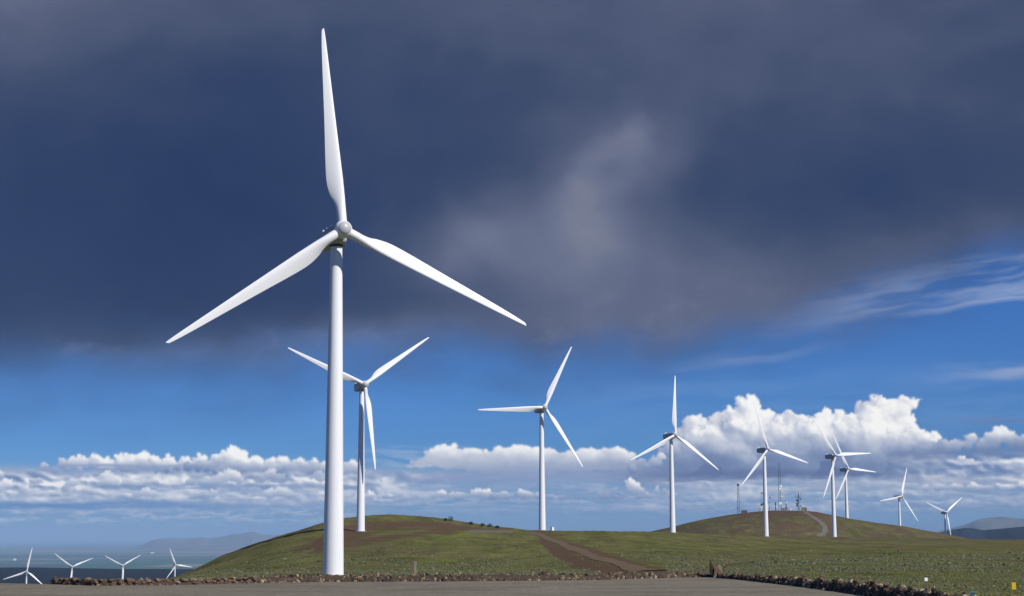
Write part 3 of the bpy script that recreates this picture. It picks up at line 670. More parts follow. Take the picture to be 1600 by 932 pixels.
# haze: one closed box of even pale air
def make_haze():
    bm = bmesh.new(); box(bm, (0, 0, -5.0), (280000, 280000, 630.0))
    m = bpy.data.materials.new('air'); m.use_nodes = True; nt = m.node_tree; nt.nodes.clear()
    v = nt.nodes.new('ShaderNodeVolumePrincipled'); v.inputs['Color'].default_value = (0.42, 0.64, 0.93, 1); v.inputs['Density'].default_value = HAZE_DENSITY; v.inputs['Anisotropy'].default_value = -0.2
    o = nt.nodes.new('ShaderNodeOutputMaterial'); nt.links.new(v.outputs[0], o.inputs['Volume'])
    h = from_bm('haze', bm, m); tag(h, 'thin blue haze over the valley', 'haze', kind='stuff')
make_haze()

# ================================================================ wind turbines
def paint_mat(name, c, dirt):
    m = Mat(name, 0.38, 0.4); P = m.pos((1, 1, 0.06), obj=True)
    n = m.noise(P, 1.4, 5, 0.6); m.color(m.mix(m.step(n, 0.45, 0.75, 0.0, dirt), c, (c[0] * .72, c[1] * .70, c[2] * .66)))
    return m.m
WHITE = paint_mat('white_paint', (0.84, 0.84, 0.84), 0.25)
BLADEM = paint_mat('blade_gelcoat', (0.82, 0.82, 0.81), 0.15)
NACM = paint_mat('nacelle_shell', (0.42, 0.43, 0.435), 0.4)
NOSE_SHADE = paint_mat('nose_shade', (0.46, 0.465, 0.46), 0.3)  # grey that paints the shade on the front of the hub
DARKM = plain('dark_steel', (0.05, 0.055, 0.06), 0.3)
CONC = plain('concrete', (0.28, 0.26, 0.24), 0.2)
SEAMM = plain('seam_grey', (0.55, 0.56, 0.57), 0.1)

HUB_H, OVERHANG, TILT = 67.0, 4.9, math.radians(5.0)
def blade_mesh():
    st = [0.9, 1.6, 2.4, 3.2, 4.0, 4.8, 5.6, 6.5, 7.5, 8.7, 10, 12, 15, 18.5, 22, 26, 30, 34, 37, 38.8, 39.6, 40.0]
    ch = np.interp(st, [0, 2.6, 3.8, 5.2, 6.8, 8.4, 10, 13, 17, 22, 28, 34, 38, 39.6, 40], [1.78, 1.78, 1.90, 2.22, 2.70, 3.05, 3.14, 2.96, 2.56, 2.12, 1.64, 1.16, 0.80, 0.50, 0.16])
    th = np.interp(st, [0, 2.6, 5, 8, 12, 20, 30, 40], [1.0, 1.0, 0.62, 0.36, 0.27, 0.21, 0.18, 0.16])
    le = np.interp(st, [0, 2.6, 6, 10, 20, 30, 38, 40], [0.89, 0.89, 0.92, 0.90, 0.62, 0.36, 0.15, 0.02])
    tw = np.radians(np.interp(st, [0, 3, 8, 14, 22, 32, 40], [19, 19, 17, 11.5, 7, 3.5, 2.0])) + math.radians(2.0)
    circ = np.interp(st, [0, 2.6, 6.5, 40], [1, 1, 0, 0]); n = 28
    bm = bmesh.new(); rings = []
    for r, c, t, l, w, k in zip(st, ch, th, le, tw, circ):
        ring = []
        for q in range(n):
            a = 2 * math.pi * q / n; s = 0.5 * (1 + math.cos(a))                    # 0 = leading edge, 1 = trailing edge
            yt = 5 * t * c * (0.2969 * math.sqrt(s) - 0.126 * s - 0.3516 * s * s + 0.2843 * s ** 3 - 0.1036 * s ** 4)
            xa, ya = l - s * c, (1 if a < math.pi else -0.8) * yt
            xc, yc = -math.cos(a) * 0.89, math.sin(a) * 0.89
            x, y = xa * (1 - k) + xc * k, ya * (1 - k) + yc * k
            cx, sx = math.cos(w), math.sin(w)
            ring.append(bm.verts.new((x * cx + y * sx, -x * sx + y * cx, r)))
        rings.append(ring)
    for a, b in zip(rings, rings[1:]):
        for q in range(n): bm.faces.new((a[q], a[(q + 1) % n], b[(q + 1) % n], b[q]))
    bm.faces.new(rings[0]); bm.faces.new(rings[-1])
    return bm
def nacelle_bm():
    bm = bmesh.new(); rings = []
    # stations along y from the rotor end (front, -y) to the tail: y, half width, bottom, top
    for (y, w, b, t) in [(-2.35, 1.15, -1.25, 1.15), (-2.1, 1.45, -1.6, 1.45), (-1.0, 1.65, -1.85, 1.75), (1.5, 1.70, -1.9, 1.9), (5.0, 1.70, -1.85, 2.0), (6.6, 1.62, -1.5, 2.0), (7.4, 1.50, -0.95, 1.95), (7.6, 1.35, -0.75, 1.8)]:
        ring = []; n = 24
        for k in range(n):
            a = 2 * math.pi * k / n; e = 0.26
            cx = math.copysign(abs(math.cos(a)) ** e, math.cos(a)); cz = math.copysign(abs(math.sin(a)) ** e, math.sin(a))
            ring.append(bm.verts.new((w * cx, y, (t + b) / 2 + (t - b) / 2 * cz)))
        rings.append(ring)
    for a, b in zip(rings, rings[1:]):
        for q in range(24): bm.faces.new((a[q], a[(q + 1) % 24], b[(q + 1) % 24], b[q]))
    bm.faces.new(rings[0]); bm.faces.new(rings[-1]); return bm
def make_turbine():
    t = empty('wind_turbine')
    H = HUB_H - 1.9
    bm = bmesh.new(); lathe(bm, [(z, 1.95 - 0.84 * max(z, 0) / H) for z in (-6.0, 0.0, 8, 16, 24, 32, 40, 48, 56, H - 0.25)], 64); tower = from_bm('tower', bm, WHITE, t, 60)
    bm = bmesh.new(); lathe(bm, [(H - 0.2, 1.28), (H + 0.3, 1.28)], 48); yb = from_bm('yaw_ring', bm, DARKM, t, 30)
    bm = bmesh.new(); lathe(bm, [(-5, 2.6), (0.12, 2.6), (0.25, 2.45)], 40); from_bm('foundation', bm, CONC, t, 30)
    nac = from_bm('nacelle', nacelle_bm(), NACM, t, 40); nac.location = (0, 0, HUB_H); nac.rotation_euler = (-TILT, 0, 0)
    bm = bmesh.new(); bar(bm, (0.5, 6.6, 1.9), (0.5, 6.6, 3.5), 0.13); bar(bm, (-0.2, 6.6, 3.0), (1.2, 6.6, 3.0), 0.10)
    bmesh.ops.create_icosphere(bm, subdivisions=1, radius=0.17, matrix=Matrix.Translation((-0.2, 6.6, 3.15))); bmesh.ops.create_icosphere(bm, subdivisions=1, radius=0.17, matrix=Matrix.Translation((1.2, 6.6, 3.15)))
    from_bm('weather_mast', bm, WHITE, nac, 40)
    bm = bmesh.new(); bar(bm, (-1.0, 6.2, 1.9), (-1.0, 6.2, 2.7), 0.16); from_bm('beacon', bm, WHITE, nac, 40)
    bm = bmesh.new(); box(bm, (0, 3.6, 2.05), (1.5, 2.2, 0.22)); from_bm('roof_hatch', bm, NACM, nac)
    bm = bmesh.new()
    hubp = [(-1.35, 1.3), (-1.3, 1.5), (-0.2, 1.68), (0.5, 1.66), (1.0, 1.48), (1.3, 1.24), (1.52, 0.96), (1.72, 0.6), (1.80, 0.2)]
    lathe(bm, hubp[:6], 40, axis='Y'); hub = from_bm('hub', bm, BLADEM, t, 50)
    bm = bmesh.new(); lathe(bm, [(0.9, 1.30)] + [(1.31, 1.235), (1.53, 0.96), (1.73, 0.6), (1.81, 0.2)], 40, axis='Y'); from_bm('shaded_nose', bm, NOSE_SHADE, hub, 50)
    d = Vector((0, -math.cos(TILT), math.sin(TILT)))
    hub.location = Vector((0, 0, HUB_H)) + d * OVERHANG; hub.rotation_euler = (-TILT, 0, 0)
    me = None
    for k in range(3):
        if me is None: b = from_bm('blade', blade_mesh(), BLADEM, t, 60); me = b.data
        else:
            b = bpy.data.objects.new('blade', me); COL.objects.link(b); b.parent = t
        b['slot'] = k
    return t
def pose_turbine(t, hubpx, dist, yaw_view, rot, base=None):
    hub = at_dist(hubpx[0], hubpx[1], dist); az = math.atan2(hub[0], hub[1])
    g = yaw_view - az
    foot = hub[:2] - np.array([math.sin(g), -math.cos(g)]) * OVERHANG * math.cos(TILT)
    z0 = float(ground(foot[0], foot[1])); hh = hub[2] - OVERHANG * math.sin(TILT)
    t.location = (foot[0], foot[1], hh - HUB_H); t.rotation_euler = (0, 0, g)
    for c in t.children:
        nm = c.name.split('.')[0]
        if nm == 'tower':
            k = (hh - 1.9 - z0) / (HUB_H - 1.9); c.scale = (1, 1, k); c.location = (0, 0, (HUB_H - 1.9) * (1 - k))
        elif nm == 'foundation': c.location = (0, 0, z0 - (hh - HUB_H))
        elif nm == 'blade':
            th = rot + c['slot'] * 2 * math.pi / 3
            c.rotation_euler = (Matrix.Rotation(-TILT, 3, 'X') @ Matrix.Rotation(th, 3, 'Y') @ Matrix.Rotation(math.radians(0.0), 3, 'X')).to_euler()
            c.location = Vector((0, 0, HUB_H)) + Vector((0, -math.cos(TILT), math.sin(TILT))) * OVERHANG
    return hub, hh - z0
def fit(hubpx, tips, yaw):
    c = math.cos(yaw); s = 0
    for k, (x, y) in enumerate(tips):
        b = math.atan2((x - hubpx[0]) / c, hubpx[1] - y)
        s += complex(math.cos(3 * b), math.sin(3 * b))
    return math.atan2(s.imag, s.real) / 3 if True else 0
def copy_tree(o, parent=None):
    c = o.copy(); COL.objects.link(c); c.parent = parent
    for ch in o.children: copy_tree(ch, c)
    return c
D2R = math.radians
TURBINES = [
    # hub in the photograph, distance, yaw against the line of sight, blade tips, label
    ((536, 359), 322, 14.5, [(502, 47), (254, 534), (818, 513)], 'largest white wind turbine, its tower rising just behind the stone wall'),
    ((570, 601), 806, 17, [(448, 542), (668, 530), (588, 736)], 'white wind turbine standing on the brown slope of the grassy hill, one blade pointing down'),
    ((851, 637), 975, 21.5, [(892, 543), (748, 638), (909, 733)], 'white wind turbine at the top of the dirt track, one blade level to the left'),
    ((1055, 680), 1145, 34, [(1056, 586), (988, 712), (1122, 737)], 'white wind turbine left of the mast hill with one blade straight up'),
    ((1200, 702), 1355, 38, [(1181, 622), (1157, 757), (1263, 727)], 'white wind turbine standing in front of the hilltop radio masts'),
    ((1306, 712), 1500, 41, [(1273, 648), (1286, 775), (1361, 713)], 'white wind turbine right of the winding gravel road, one blade level to the right'),
    ((1326, 733), 1900, 43, [(1309, 680), (1309, 775), (1369, 741)], 'smaller white wind turbine whose rotor overlaps the turbine by the gravel road'),
    ((1409, 776), 2260, 46, [(1419, 731), (1377, 779), (1432, 817)], 'small white wind turbine behind the right shoulder of the mast hill, one blade raised'),
    ((1479, 801), 2780, 36, [(1446, 781), (1505, 778), (1484, 838)], 'rightmost small wind turbine, rotor shaped like a Y above the ridge'),
    ((42, 893), 3000, 4, [(49, 857), (4, 905), (64, 912)], 'leftmost small wind turbine in the valley with one blade upright'),
    ((113, 886), 3270, 8, [(87, 868), (144, 875)], 'small valley wind turbine second from the left, behind the end of the stone wall'),
    ((192, 884), 3480, 6, [(165, 870), (218, 870)], 'small valley wind turbine between the leftmost pair and the grassy hill'),
    ((275, 883), 3950, 25, [(265, 857), (299, 888), (262, 901)], 'small valley wind turbine half hidden by the foot of the grassy hill'),
]
_proto = make_turbine()
for i, (hp, dist, yaw, tips, label) in enumerate(TURBINES):
    t = _proto if i == 0 else copy_tree(_proto)
    hub, hgt = pose_turbine(t, hp, dist, D2R(yaw), fit(hp, tips, D2R(yaw)) - (D2R(1.5) if i == 0 else 0.0))
    tag(t, label, 'wind turbine', 'wind turbines of the wind farm')
    print('turbine', i, np.round(hub, 1), 'hub height', round(float(hgt), 1))

# ================================================================ stones
_ico = bmesh.new(); bmesh.ops.create_icosphere(_ico, subdivisions=1, radius=1.0)
ICO_V = np.array([v.co[:] for v in _ico.verts]); ICO_F = np.array([[v.index for v in f.verts] for f in _ico.faces]); _ico.free()
def rocks(name, P, S, seed, palette, mat, yaw=None, squareness=0.0, parent=None):
    rs = np.random.RandomState(seed); n = len(P)
    base = ICO_V[None] + rs.normal(0, 0.13, (n, len(ICO_V), 3))
    if squareness:
        base = np.sign(base) * np.abs(base) ** (1 - squareness)
    base = base * S[:, None, :]
    a = rs.uniform(0, 2 * np.pi, n) if yaw is None else yaw + rs.normal(0, 0.2, n)
    tl = rs.normal(0, 0.25 if yaw is None else 0.06, n)
    ca, sa, ct, stt = np.cos(a), np.sin(a), np.cos(tl), np.sin(tl)
    x, y, z = base[..., 0], base[..., 1], base[..., 2]
    x, z = x * ct[:, None] + z * stt[:, None], -x * stt[:, None] + z * ct[:, None]
    x, y = x * ca[:, None] - y * sa[:, None], x * sa[:, None] + y * ca[:, None]
    V = np.stack([x, y, z], -1) + P[:, None, :]
    Fc = (ICO_F[None] + (np.arange(n) * len(ICO_V))[:, None, None]).reshape(-1, 3)
    pal = np.array(palette); c = pal[rs.randint(0, len(pal), n)] * rs.uniform(0.8, 1.5, (n, 1))
    C = np.ones((n, len(ICO_V), 4)); C[..., :3] = c[:, None]
    return from_np(name, V.reshape(-1, 3), Fc, mat, parent, cols={'tint': C.reshape(-1, 4)})
def tint_mat(name, scale, rough=0.9, bump=0.03, var=(0.6, 1.4)):
    m = Mat(name, rough, 0.2); at = m.n('ShaderNodeAttribute', attribute_name='tint'); P = m.pos(); n = m.noise(P, scale, 5, 0.7)
    k = m.mix(n, (var[0],) * 3, (var[1],) * 3); m.color(m.mix(1.0, at.outputs['Color'], k, 'MULTIPLY')); m.bump(n, bump); return m.m
STONEM = tint_mat('field_stone', 7.0)
def edge_point(px, back=0.0):
    d = azslope(px, np.interp(px, EDGE[:, 0], EDGE[:, 1])); r = -EYE[2] / d[1] + back
    return np.stack([r * np.sin(d[0]), r * np.cos(d[0])], -1), r
def arc(px0, px1, step):
    q = np.linspace(px0, px1, 400); p, _ = edge_point(q); s = np.concatenate([[0], np.cumsum(np.hypot(*np.diff(p, axis=0).T))])
    return np.interp(np.arange(0, s[-1], step), s, q)
def wall_height(px): return np.interp(px, [70, 85, 150, 300, 430, 520, 830, 1000, 1060, 1110, 1160, 1200, 1250, 1330, 1400, 1500, 1600, 1700],
                                      [9.5, 10.5, 10.5, 10, 12, 13, 12, 11, 8, 7.5, 9, 11, 14, 19, 23, 26, 30, 33]) / F_PX * edge_point(px)[1]
BROWN = [(0.150, 0.095, 0.060), (0.110, 0.072, 0.048), (0.190, 0.130, 0.085), (0.085, 0.062, 0.048), (0.130, 0.085, 0.06)]
MIXED = [(0.110, 0.078, 0.050), (0.060, 0.043, 0.031), (0.150, 0.108, 0.068), (0.085, 0.066, 0.050), (0.27, 0.21, 0.13), (0.040, 0.031, 0.026), (0.115, 0.074, 0.045), (0.070, 0.052, 0.040)]
def stone_wall():
    rs = np.random.RandomState(41); P, S, Y = [], [], []
    for k in range(3):
        for px in arc(86 if k < 2 else 90, 402, 0.36 + 0.05 * k):
            px = px + rs.uniform(-1.5, 1.5); h = float(wall_height(px)); g, _ = edge_point(px, 0.25 + rs.uniform(-0.08, 0.08))
            g2, _ = edge_point(px + 2, 0.25); dirn = math.atan2(g2[1] - g[1], g2[0] - g[0])
            sx, sz = rs.uniform(0.15, 0.27), rs.uniform(0.075, 0.105)
            P.append((g[0], g[1], h * (0.16 + 0.31 * k) + rs.uniform(-0.02, 0.02))); S.append((sx, rs.uniform(0.16, 0.26), sz)); Y.append(dirn)
    for px in arc(86, 402, 0.30):                         # packing stones between the faces
        h = float(wall_height(px)); g, _ = edge_point(px + rs.uniform(-2, 2), 0.45 + rs.uniform(-0.1, 0.25)); P.append((g[0], g[1], h * rs.uniform(0.1, 0.75))); S.append(tuple(rs.uniform(0.10, 0.22, 3))); Y.append(rs.uniform(0, 3))
    o = rocks('stone_wall', np.array(P), np.array(S), 42, BROWN, STONEM, np.array(Y), 0.25)
    tag(o, 'low dry stone wall of brown blocks along the left edge of the gravel lot', 'stone wall')
def rubble():
    rs = np.random.RandomState(43); P, S = [], []
    for px in arc(398, 1700, 0.0085):
        px = px + rs.uniform(-2, 2); h = float(wall_height(px)); big = np.interp(px, [400, 1130, 1250, 1700], [1.0, 1.0, 1.1, 1.1])
        h *= 0.92 + 0.30 * float(pnoise(np.array([px / 9.0]), np.array([3.3]), 91)[0]) + 0.16 * float(pnoise(np.array([px / 2.5]), np.array([7.7]), 92)[0])
        wdt = np.interp(px, [400, 1130, 1250, 1700], [0.7, 0.8, 2.3, 2.6]); u = rs.uniform(0, 1)
        top = h * (1 - abs(2 * u - 1) ** 1.6 * 0.9) * rs.uniform(0.75, 1.08); r = abs(rs.normal(0, 0.045)) * big + 0.032
        if r > 0.19: r = 0.19
        zz = top - r * 0.7 if rs.rand() < 0.7 else top * rs.uniform(0.1, 0.9)
        g, _ = edge_point(px, 0.05 + u * wdt); P.append((g[0], g[1], max(0.02, zz))); S.append(tuple(r * rs.uniform(0.7, 1.35, 3)))
    o = rocks('rubble_wall', np.array(P), np.array(S), 44, MIXED, STONEM, None, 0.2)
    tag(o, 'long low bank of loose mixed rubble stones edging the gravel lot on the right', 'rubble wall')
    # earth core under the stones
    q = arc(84, 1720, 0.5); V, Fc = [], []
    for px in q:
        h = float(wall_height(px)); w = float(np.interp(px, [84, 400, 1130, 1250, 1700], [0.5, 0.7, 0.8, 2.3, 2.6]))
        for (b, k) in ((0.02, -0.1), (0.15 * w, 0.45), (0.35 * w, 0.78), (0.65 * w, 0.78), (0.9 * w, 0.4), (w + 0.1, -0.6)):
            g, _ = edge_point(px, b + 0.03); V.append((g[0], g[1], h * k + (rs.uniform(-.03, .03) if k > 0 else 0)))
    n = len(q)
    for i in range(n - 1):
        for j in range(5): Fc.append((i * 6 + j, i * 6 + j + 1, i * 6 + 7 + j, i * 6 + 6 + j))
    m = Mat('bank_soil', 0.95, 0.1); m.color(m.mix(m.noise(m.pos(), 2.0, 5), (0.042, 0.031, 0.023), (0.100, 0.073, 0.050)))
    c = from_np('earth_core', np.array(V), np.array(Fc), m.m, o, smooth=True); 
stone_wall(); rubble()

# ================================================================ sagebrush and grass clumps (ground cover)
def ground_cover():
    rs = np.random.RandomState(51); n = 150000
    az = rs.uniform(-0.205, 0.335, n); lr = rs.beta(1.0, 1.15, n); r = 74.0 * (900.0 / 74.0) ** lr
    x, y = r * np.sin(az), r * np.cos(az)
    re = lot_edge(az); rc = np.interp(az, CREST[0], CREST[2])
    clump = fbm(x / 28, y / 28, 3, 701)
    px, py = project(x, y, ground(x, y))
    road = seg_mask(px, py, [(832, 832), (850, 838.5), (876, 849), (905, 861), (945, 875), (985, 885.5), (1030, 892)], 11, 2) + seg_mask(px, py, [(846, 846), (868, 862), (900, 878), (935, 890), (970, 895)], 5, 1) \
        + seg_mask(px, py, [(500, 852), (520, 838), (560, 826), (620, 818), (680, 821)], 9, 1) * 0.9
    keep = (r > re + 2.2) & (r < rc * 1.0) & (clump + rs.uniform(-0.5, 0.5, n) > -0.12) & (rs.rand(n) < sstep(900, 350, r)) & (rs.rand(n) > road)
    x, y, r = x[keep], y[keep], r[keep]; n = len(x); z = ground(x, y)
    size = rs.uniform(0.03, 0.085, n) * (0.9 + 2.4 * sstep(90, 520, r)) * (1 + 1.6 * (rs.rand(n) < 0.07) * sstep(-0.1, 0.3, clump[keep]))
    base = np.array([(math.cos(a) * q, math.sin(a) * q, h) for (q, h, k, o) in ((1.0, -0.1, 6, 0), (0.85, 0.55, 6, 0.5)) for a in [2 * math.pi * (i + o) / k for i in range(k)]] + [(0, 0, 0.95)])
    fc = [(i, (i + 1) % 6, 6 + i) for i in range(6)] + [((i + 1) % 6, 6 + (i + 1) % 6, 6 + i) for i in range(6)] + [(6 + i, 6 + (i + 1) % 6, 12) for i in range(6)]
    k = len(base)
    V = base[None] * (1 + rs.normal(0, 0.28, (n, k, 1))) * np.stack([size, size, size * rs.uniform(0.45, 0.9, n)], -1)[:, None, :]
    V = V + np.stack([x, y, z], -1)[:, None]
    Fc = (np.array(fc)[None] + (np.arange(n) * k)[:, None, None]).reshape(-1, 3)
    pal = np.array([(0.092, 0.098, 0.062), (0.066, 0.072, 0.034), (0.070, 0.084, 0.034), (0.105, 0.088, 0.052), (0.082, 0.070, 0.042), (0.060, 0.064, 0.036), (0.076, 0.098, 0.036)])
    pc = rs.randint(0, len(pal), n); C = np.ones((n, k, 4)); C[..., :3] = (1.5 * pal[pc] * rs.uniform(0.72, 1.25, (n, 1)))[:, None]
    o = from_np('sagebrush', V.reshape(-1, 3), Fc, tint_mat('sage_leaves', 9.0, 0.95, 0.02, (0.7, 1.3)), cols={'tint': C.reshape(-1, 4)})
    tag(o, 'low sagebrush and grass tufts covering the hillsides', 'sagebrush', kind='stuff')
ground_cover()

# ================================================================ shrubs on the hill crest
LEAFM = tint_mat('shrub_leaves', 3.0, 0.9, 0.05)
BARK = plain('bark', (0.05, 0.038, 0.028))
def shrub(px, py, wpx, hpx, seed, label):
    rs = np.random.RandomState(seed); p = ground_hit(px, py, 600, 1000); r = math.hypot(p[0], p[1]); w, h = wpx / F_PX * r, hpx / F_PX * r
    t = empty('shrub', p); n = 420
    a = rs.uniform(0, 2 * np.pi, n); q = np.sqrt(rs.rand(n)); zz = rs.uniform(0.12, 1, n); lim = np.sqrt(np.clip(1 - (2 * zz - 0.9) ** 2 * 0.75, 0.05, 1)) * (1 + 0.3 * np.sin(3 * a + seed))
    c = np.stack([np.cos(a) * q * lim * w / 2, np.sin(a) * q * lim * w / 2, zz * h * (1 + 0.2 * np.sin(2 * a))], -1)
    d = rs.normal(0, 1, (n, 4, 3)); d /= np.linalg.norm(d, axis=-1, keepdims=True); V = c[:, None] + d * rs.uniform(0.10, 0.24, (n, 1, 1))
    C = np.ones((n, 4, 4)); C[..., :3] = (np.array([0.030, 0.040, 0.018]) * rs.uniform(0.6, 1.5, (n, 1)))[:, None]
    from_np('foliage', V.reshape(-1, 3), np.arange(n * 4).reshape(-1, 4), LEAFM, t, cols={'tint': C.reshape(-1, 4)})
    bm = bmesh.new()
    for k in range(5):
        a = rs.uniform(0, 6.28); bar(bm, (0, 0, -0.3), (math.cos(a) * w * 0.3, math.sin(a) * w * 0.3, h * 0.7), 0.06, 5, 0.02)
    from_bm('stem', bm, BARK, t)
    tag(t, label, 'shrub', 'dark shrubs on the grassy hilltop')
for k, (a, b, w, h, l) in enumerate([(696, 814.5, 7, 4, 'small dark shrub just left of the tallest hilltop shrub'), (704, 815, 10, 7, 'tallest dark shrub on the grassy hilltop'),
                                     (736, 820, 7, 4, 'lone low dark shrub midway down the hill crest'), (754, 823, 8, 4.5, 'first of three low shrubs where the crest meets the ridge'),
                                     (765, 824, 9, 4.5, 'middle one of three low shrubs where the crest meets the ridge'), (777, 826, 8, 4, 'last of three low shrubs where the crest meets the ridge')]):
    shrub(a, b, w, h, 60 + k, l)

# ================================================================ small things near the wall
WOODM = plain('weathered_wood', (0.27, 0.21, 0.17), 0.35, 6.0)
def lump(name, pts, mat, parent=None):
    bm = bmesh.new(); vs = [bm.verts.new(p) for p in pts]; bmesh.ops.convex_hull(bm, input=vs)
    return from_bm(name, bm, mat, parent)
def wooden_post():
    p = at_dist(648, 897, 104.0); g = float(ground(p[0], p[1])); bm = bmesh.new(); h = at_dist(648, 878, 104.0)[2] - g
    box(bm, (0, 0, h / 2 - 0.2), (0.15, 0.13, h + 0.4)); bmesh.ops.bevel(bm, geom=list(bm.edges), offset=0.015, segments=1, affect='EDGES')
    for v in bm.verts:
        if v.co.z > h - 0.1: v.co.x += 0.02; v.co.z += 0.03 * (v.co.x > 0)
    o = from_bm('wooden_post', bm, WOODM); o.location = (p[0], p[1], g); tag(o, 'weathered wooden post standing alone behind the rubble wall', 'post')
wooden_post()
def standing_rocks():
    m = Mat('shadow_rock', 0.9, 0.2); m.color(m.mix(m.noise(m.pos(), 4.0, 6, 0.7), (0.010, 0.008, 0.008), (0.055, 0.038, 0.026))); m.bump(m.noise(m.pos(), 9.0), 0.03)  # shadow on the rock's faces is put into this base colour
    r = edge_point(1118)[1] + 0.6; k = r / F_PX
    b = at_dist(1113, 894, r)
    pts = [(-0.10, 0, -.1), (0.16, 0.05, -.1), (0.12, .3, -.1), (-.12, .3, -.1), (-0.12, .02, .45), (-.10, .2, .58), (-.13, .12, .72), (.02, .1, .45), (.12, .1, .2)]
    o = lump('pointed_rock', pts, m.m); o.location = (b[0], b[1], b[2]); tag(o, 'thin pointed dark rock leaning up on the rubble wall', 'rock')
    b = at_dist(1122, 894, r)
    pts = [(-.22, 0, -.1), (.26, 0, -.1), (.28, .4, -.1), (-.2, .4, -.1), (-.20, -.02, .22), (-.05, .3, .42), (.06, .05, .44), (.20, .05, .34), (.25, .2, .2), (.02, -.03, .25)]
    m2 = plain('tan_rock', (0.17, 0.115, 0.068), 0.5, 5.0); o = lump('rock', pts, m2); o.location = (b[0], b[1], b[2]); tag(o, 'squat brown rock with a sunlit face beside the pointed rock', 'rock')
standing_rocks()
def marker(name, px, top, bot, foot, wpx, mat, label, cat, post_mat, r=None, lean=0.0):
    p = ground_hit(px, foot, 74, 400) if r is None else at_dist(px, foot, r); r = math.hypot(p[0], p[1]); k = r / F_PX
    g = float(ground(p[0], p[1])); t = empty(name, (p[0], p[1], g), 0.45 - math.atan2(p[0], p[1])); zt, zb = at_dist(px, top, r)[2] - g, at_dist(px, bot, r)[2] - g
    bm = bmesh.new(); box(bm, (0, -0.03, (zt + zb) / 2), (wpx * k, 0.025, zt - zb)); bmesh.ops.bevel(bm, geom=list(bm.edges), offset=0.006, segments=1, affect='EDGES'); from_bm('plate', bm, mat, t)
    bm = bmesh.new(); bar(bm, (lean * k, 0, -0.3), (lean * k, 0, zt - 0.02), 0.022, 8); from_bm('post', bm, post_mat, t, 40)
    tag(t, label, cat); return t
SIGNW = plain('sign_white', (0.78, 0.78, 0.76), 0.05); SIGNY = plain('sign_yellow', (0.62, 0.40, 0.01), 0.08); POSTM = plain('post_steel', (0.16, 0.13, 0.11), 0.2)
marker('small_sign', 1447, 903, 908.5, 918, 5.2, SIGNW, 'small square white sign on a thin post in the grass', 'sign', POSTM)
marker('yellow_sign', 1584, 910.5, 921.5, 925, 6.5, SIGNY, 'bright yellow upright marker plate in the grass at the far right', 'sign', DARKM, lean=2.2)
def teal_box():
    TEAL = plain('teal_plastic', (0.03, 0.20, 0.17), 0.15); r = edge_point(1520)[1] + 1.6; b = at_dist(1521, 933, r); k = r / F_PX
    t = empty('utility_box', b, -math.atan2(b[0], b[1])); bm = bmesh.new(); box(bm, (0, 0, 0.02), (7.5 * k, 0.16, 0.22)); bmesh.ops.bevel(bm, geom=list(bm.edges), offset=0.012, segments=2, affect='EDGES'); from_bm('body', bm, TEAL, t)
    bm = bmesh.new(); box(bm, (0, 0, 0.145), (8.4 * k, 0.18, 0.03)); from_bm('lid', bm, plain('teal_lid', (0.10, 0.34, 0.28), 0.1), t); tag(t, 'small teal box sitting on the rubble bank', 'box')
    p = at_dist(1510, 932.5, r - 0.1); w = 6 * k
    o = lump('flat_stone', [(-w, -.1, -.12), (w, -.1, -.12), (w * 1.1, .2, -.12), (-w * .9, .2, -.12), (-w * .9, -.08, .05), (w * .9, -.1, .06), (w, .15, .07), (-w * .8, .15, .06)], plain('pale_stone', (0.42, 0.37, 0.28), 0.2))
    o.location = p; tag(o, 'pale flat stone on the rubble bank left of the teal box', 'stone')
teal_box()
def cabinet():
    p = ground_hit(863, 829.5, 700, 1100); t = empty('transformer_cabinet', p, 0.6)
    bm = bmesh.new(); box(bm, (0, 0, 1.0), (1.5, 1.4, 2.0)); bmesh.ops.bevel(bm, geom=list(bm.edges), offset=0.05, segments=1, affect='EDGES'); from_bm('body', bm, WHITE, t)
    bm = bmesh.new(); box(bm, (0, 0, 2.06), (1.7, 1.6, 0.12)); from_bm('roof', bm, NACM, t); bm = bmesh.new(); box(bm, (0, -0.72, 0.95), (1.2, 0.05, 1.6)); from_bm('door', bm, WHITE, t)
    tag(t, 'white transformer cabinet beside the turbine at the top of the dirt track', 'cabinet')
cabinet()

# ================================================================ masts and sheds on the far hill
MASTM = plain('mast_steel', (0.10, 0.105, 0.115), 0.2); MASTD = plain('mast_dark', (0.035, 0.05, 0.055), 0.2)
DISHM = plain('dish_white', (0.80, 0.80, 0.80), 0.03); DRUMM = plain('drum_green', (0.05, 0.10, 0.11), 0.2)
def lattice(bm, h, w0, w1, r, seg):
    n = max(3, int(h / seg)); C = [(-1, -1), (1, -1), (1, 1), (-1, 1)]
    def pt(c, f): w = w0 + (w1 - w0) * f; return Vector((c[0] * w / 2, c[1] * w / 2, h * f))
    for c in C: bar(bm, pt(c, -0.03), pt(c, 1), r, 4)
    for i in range(n):
        for k in range(4):
            a, b = C[k], C[(k + 1) % 4]; bar(bm, pt(a, i / n), pt(b, (i + 1) / n), r * 0.6, 3); bar(bm, pt(b, (i + 1) / n), pt(a, (i + 1) / n), r * 0.6, 3)
def dish_bm(rad, depth=0.6):
    bm = bmesh.new(); lathe(bm, [(-depth * .6, rad * .35), (-depth * .4, rad * .8), (0, rad), (depth * .25, rad), (depth * .3, rad * .94), (depth * .45, rad * .5), (depth * .5, rad * .1)], 20, axis='Y'); return bm
def hill_point(px, py=798.0):
    r = 1795.0; d = ray(px, py); d = d / np.hypot(d[0], d[1]); return np.array([d[0] * r, d[1] * r, float(ground(d[0] * r, d[1] * r))])
KM = 1795.0 / F_PX
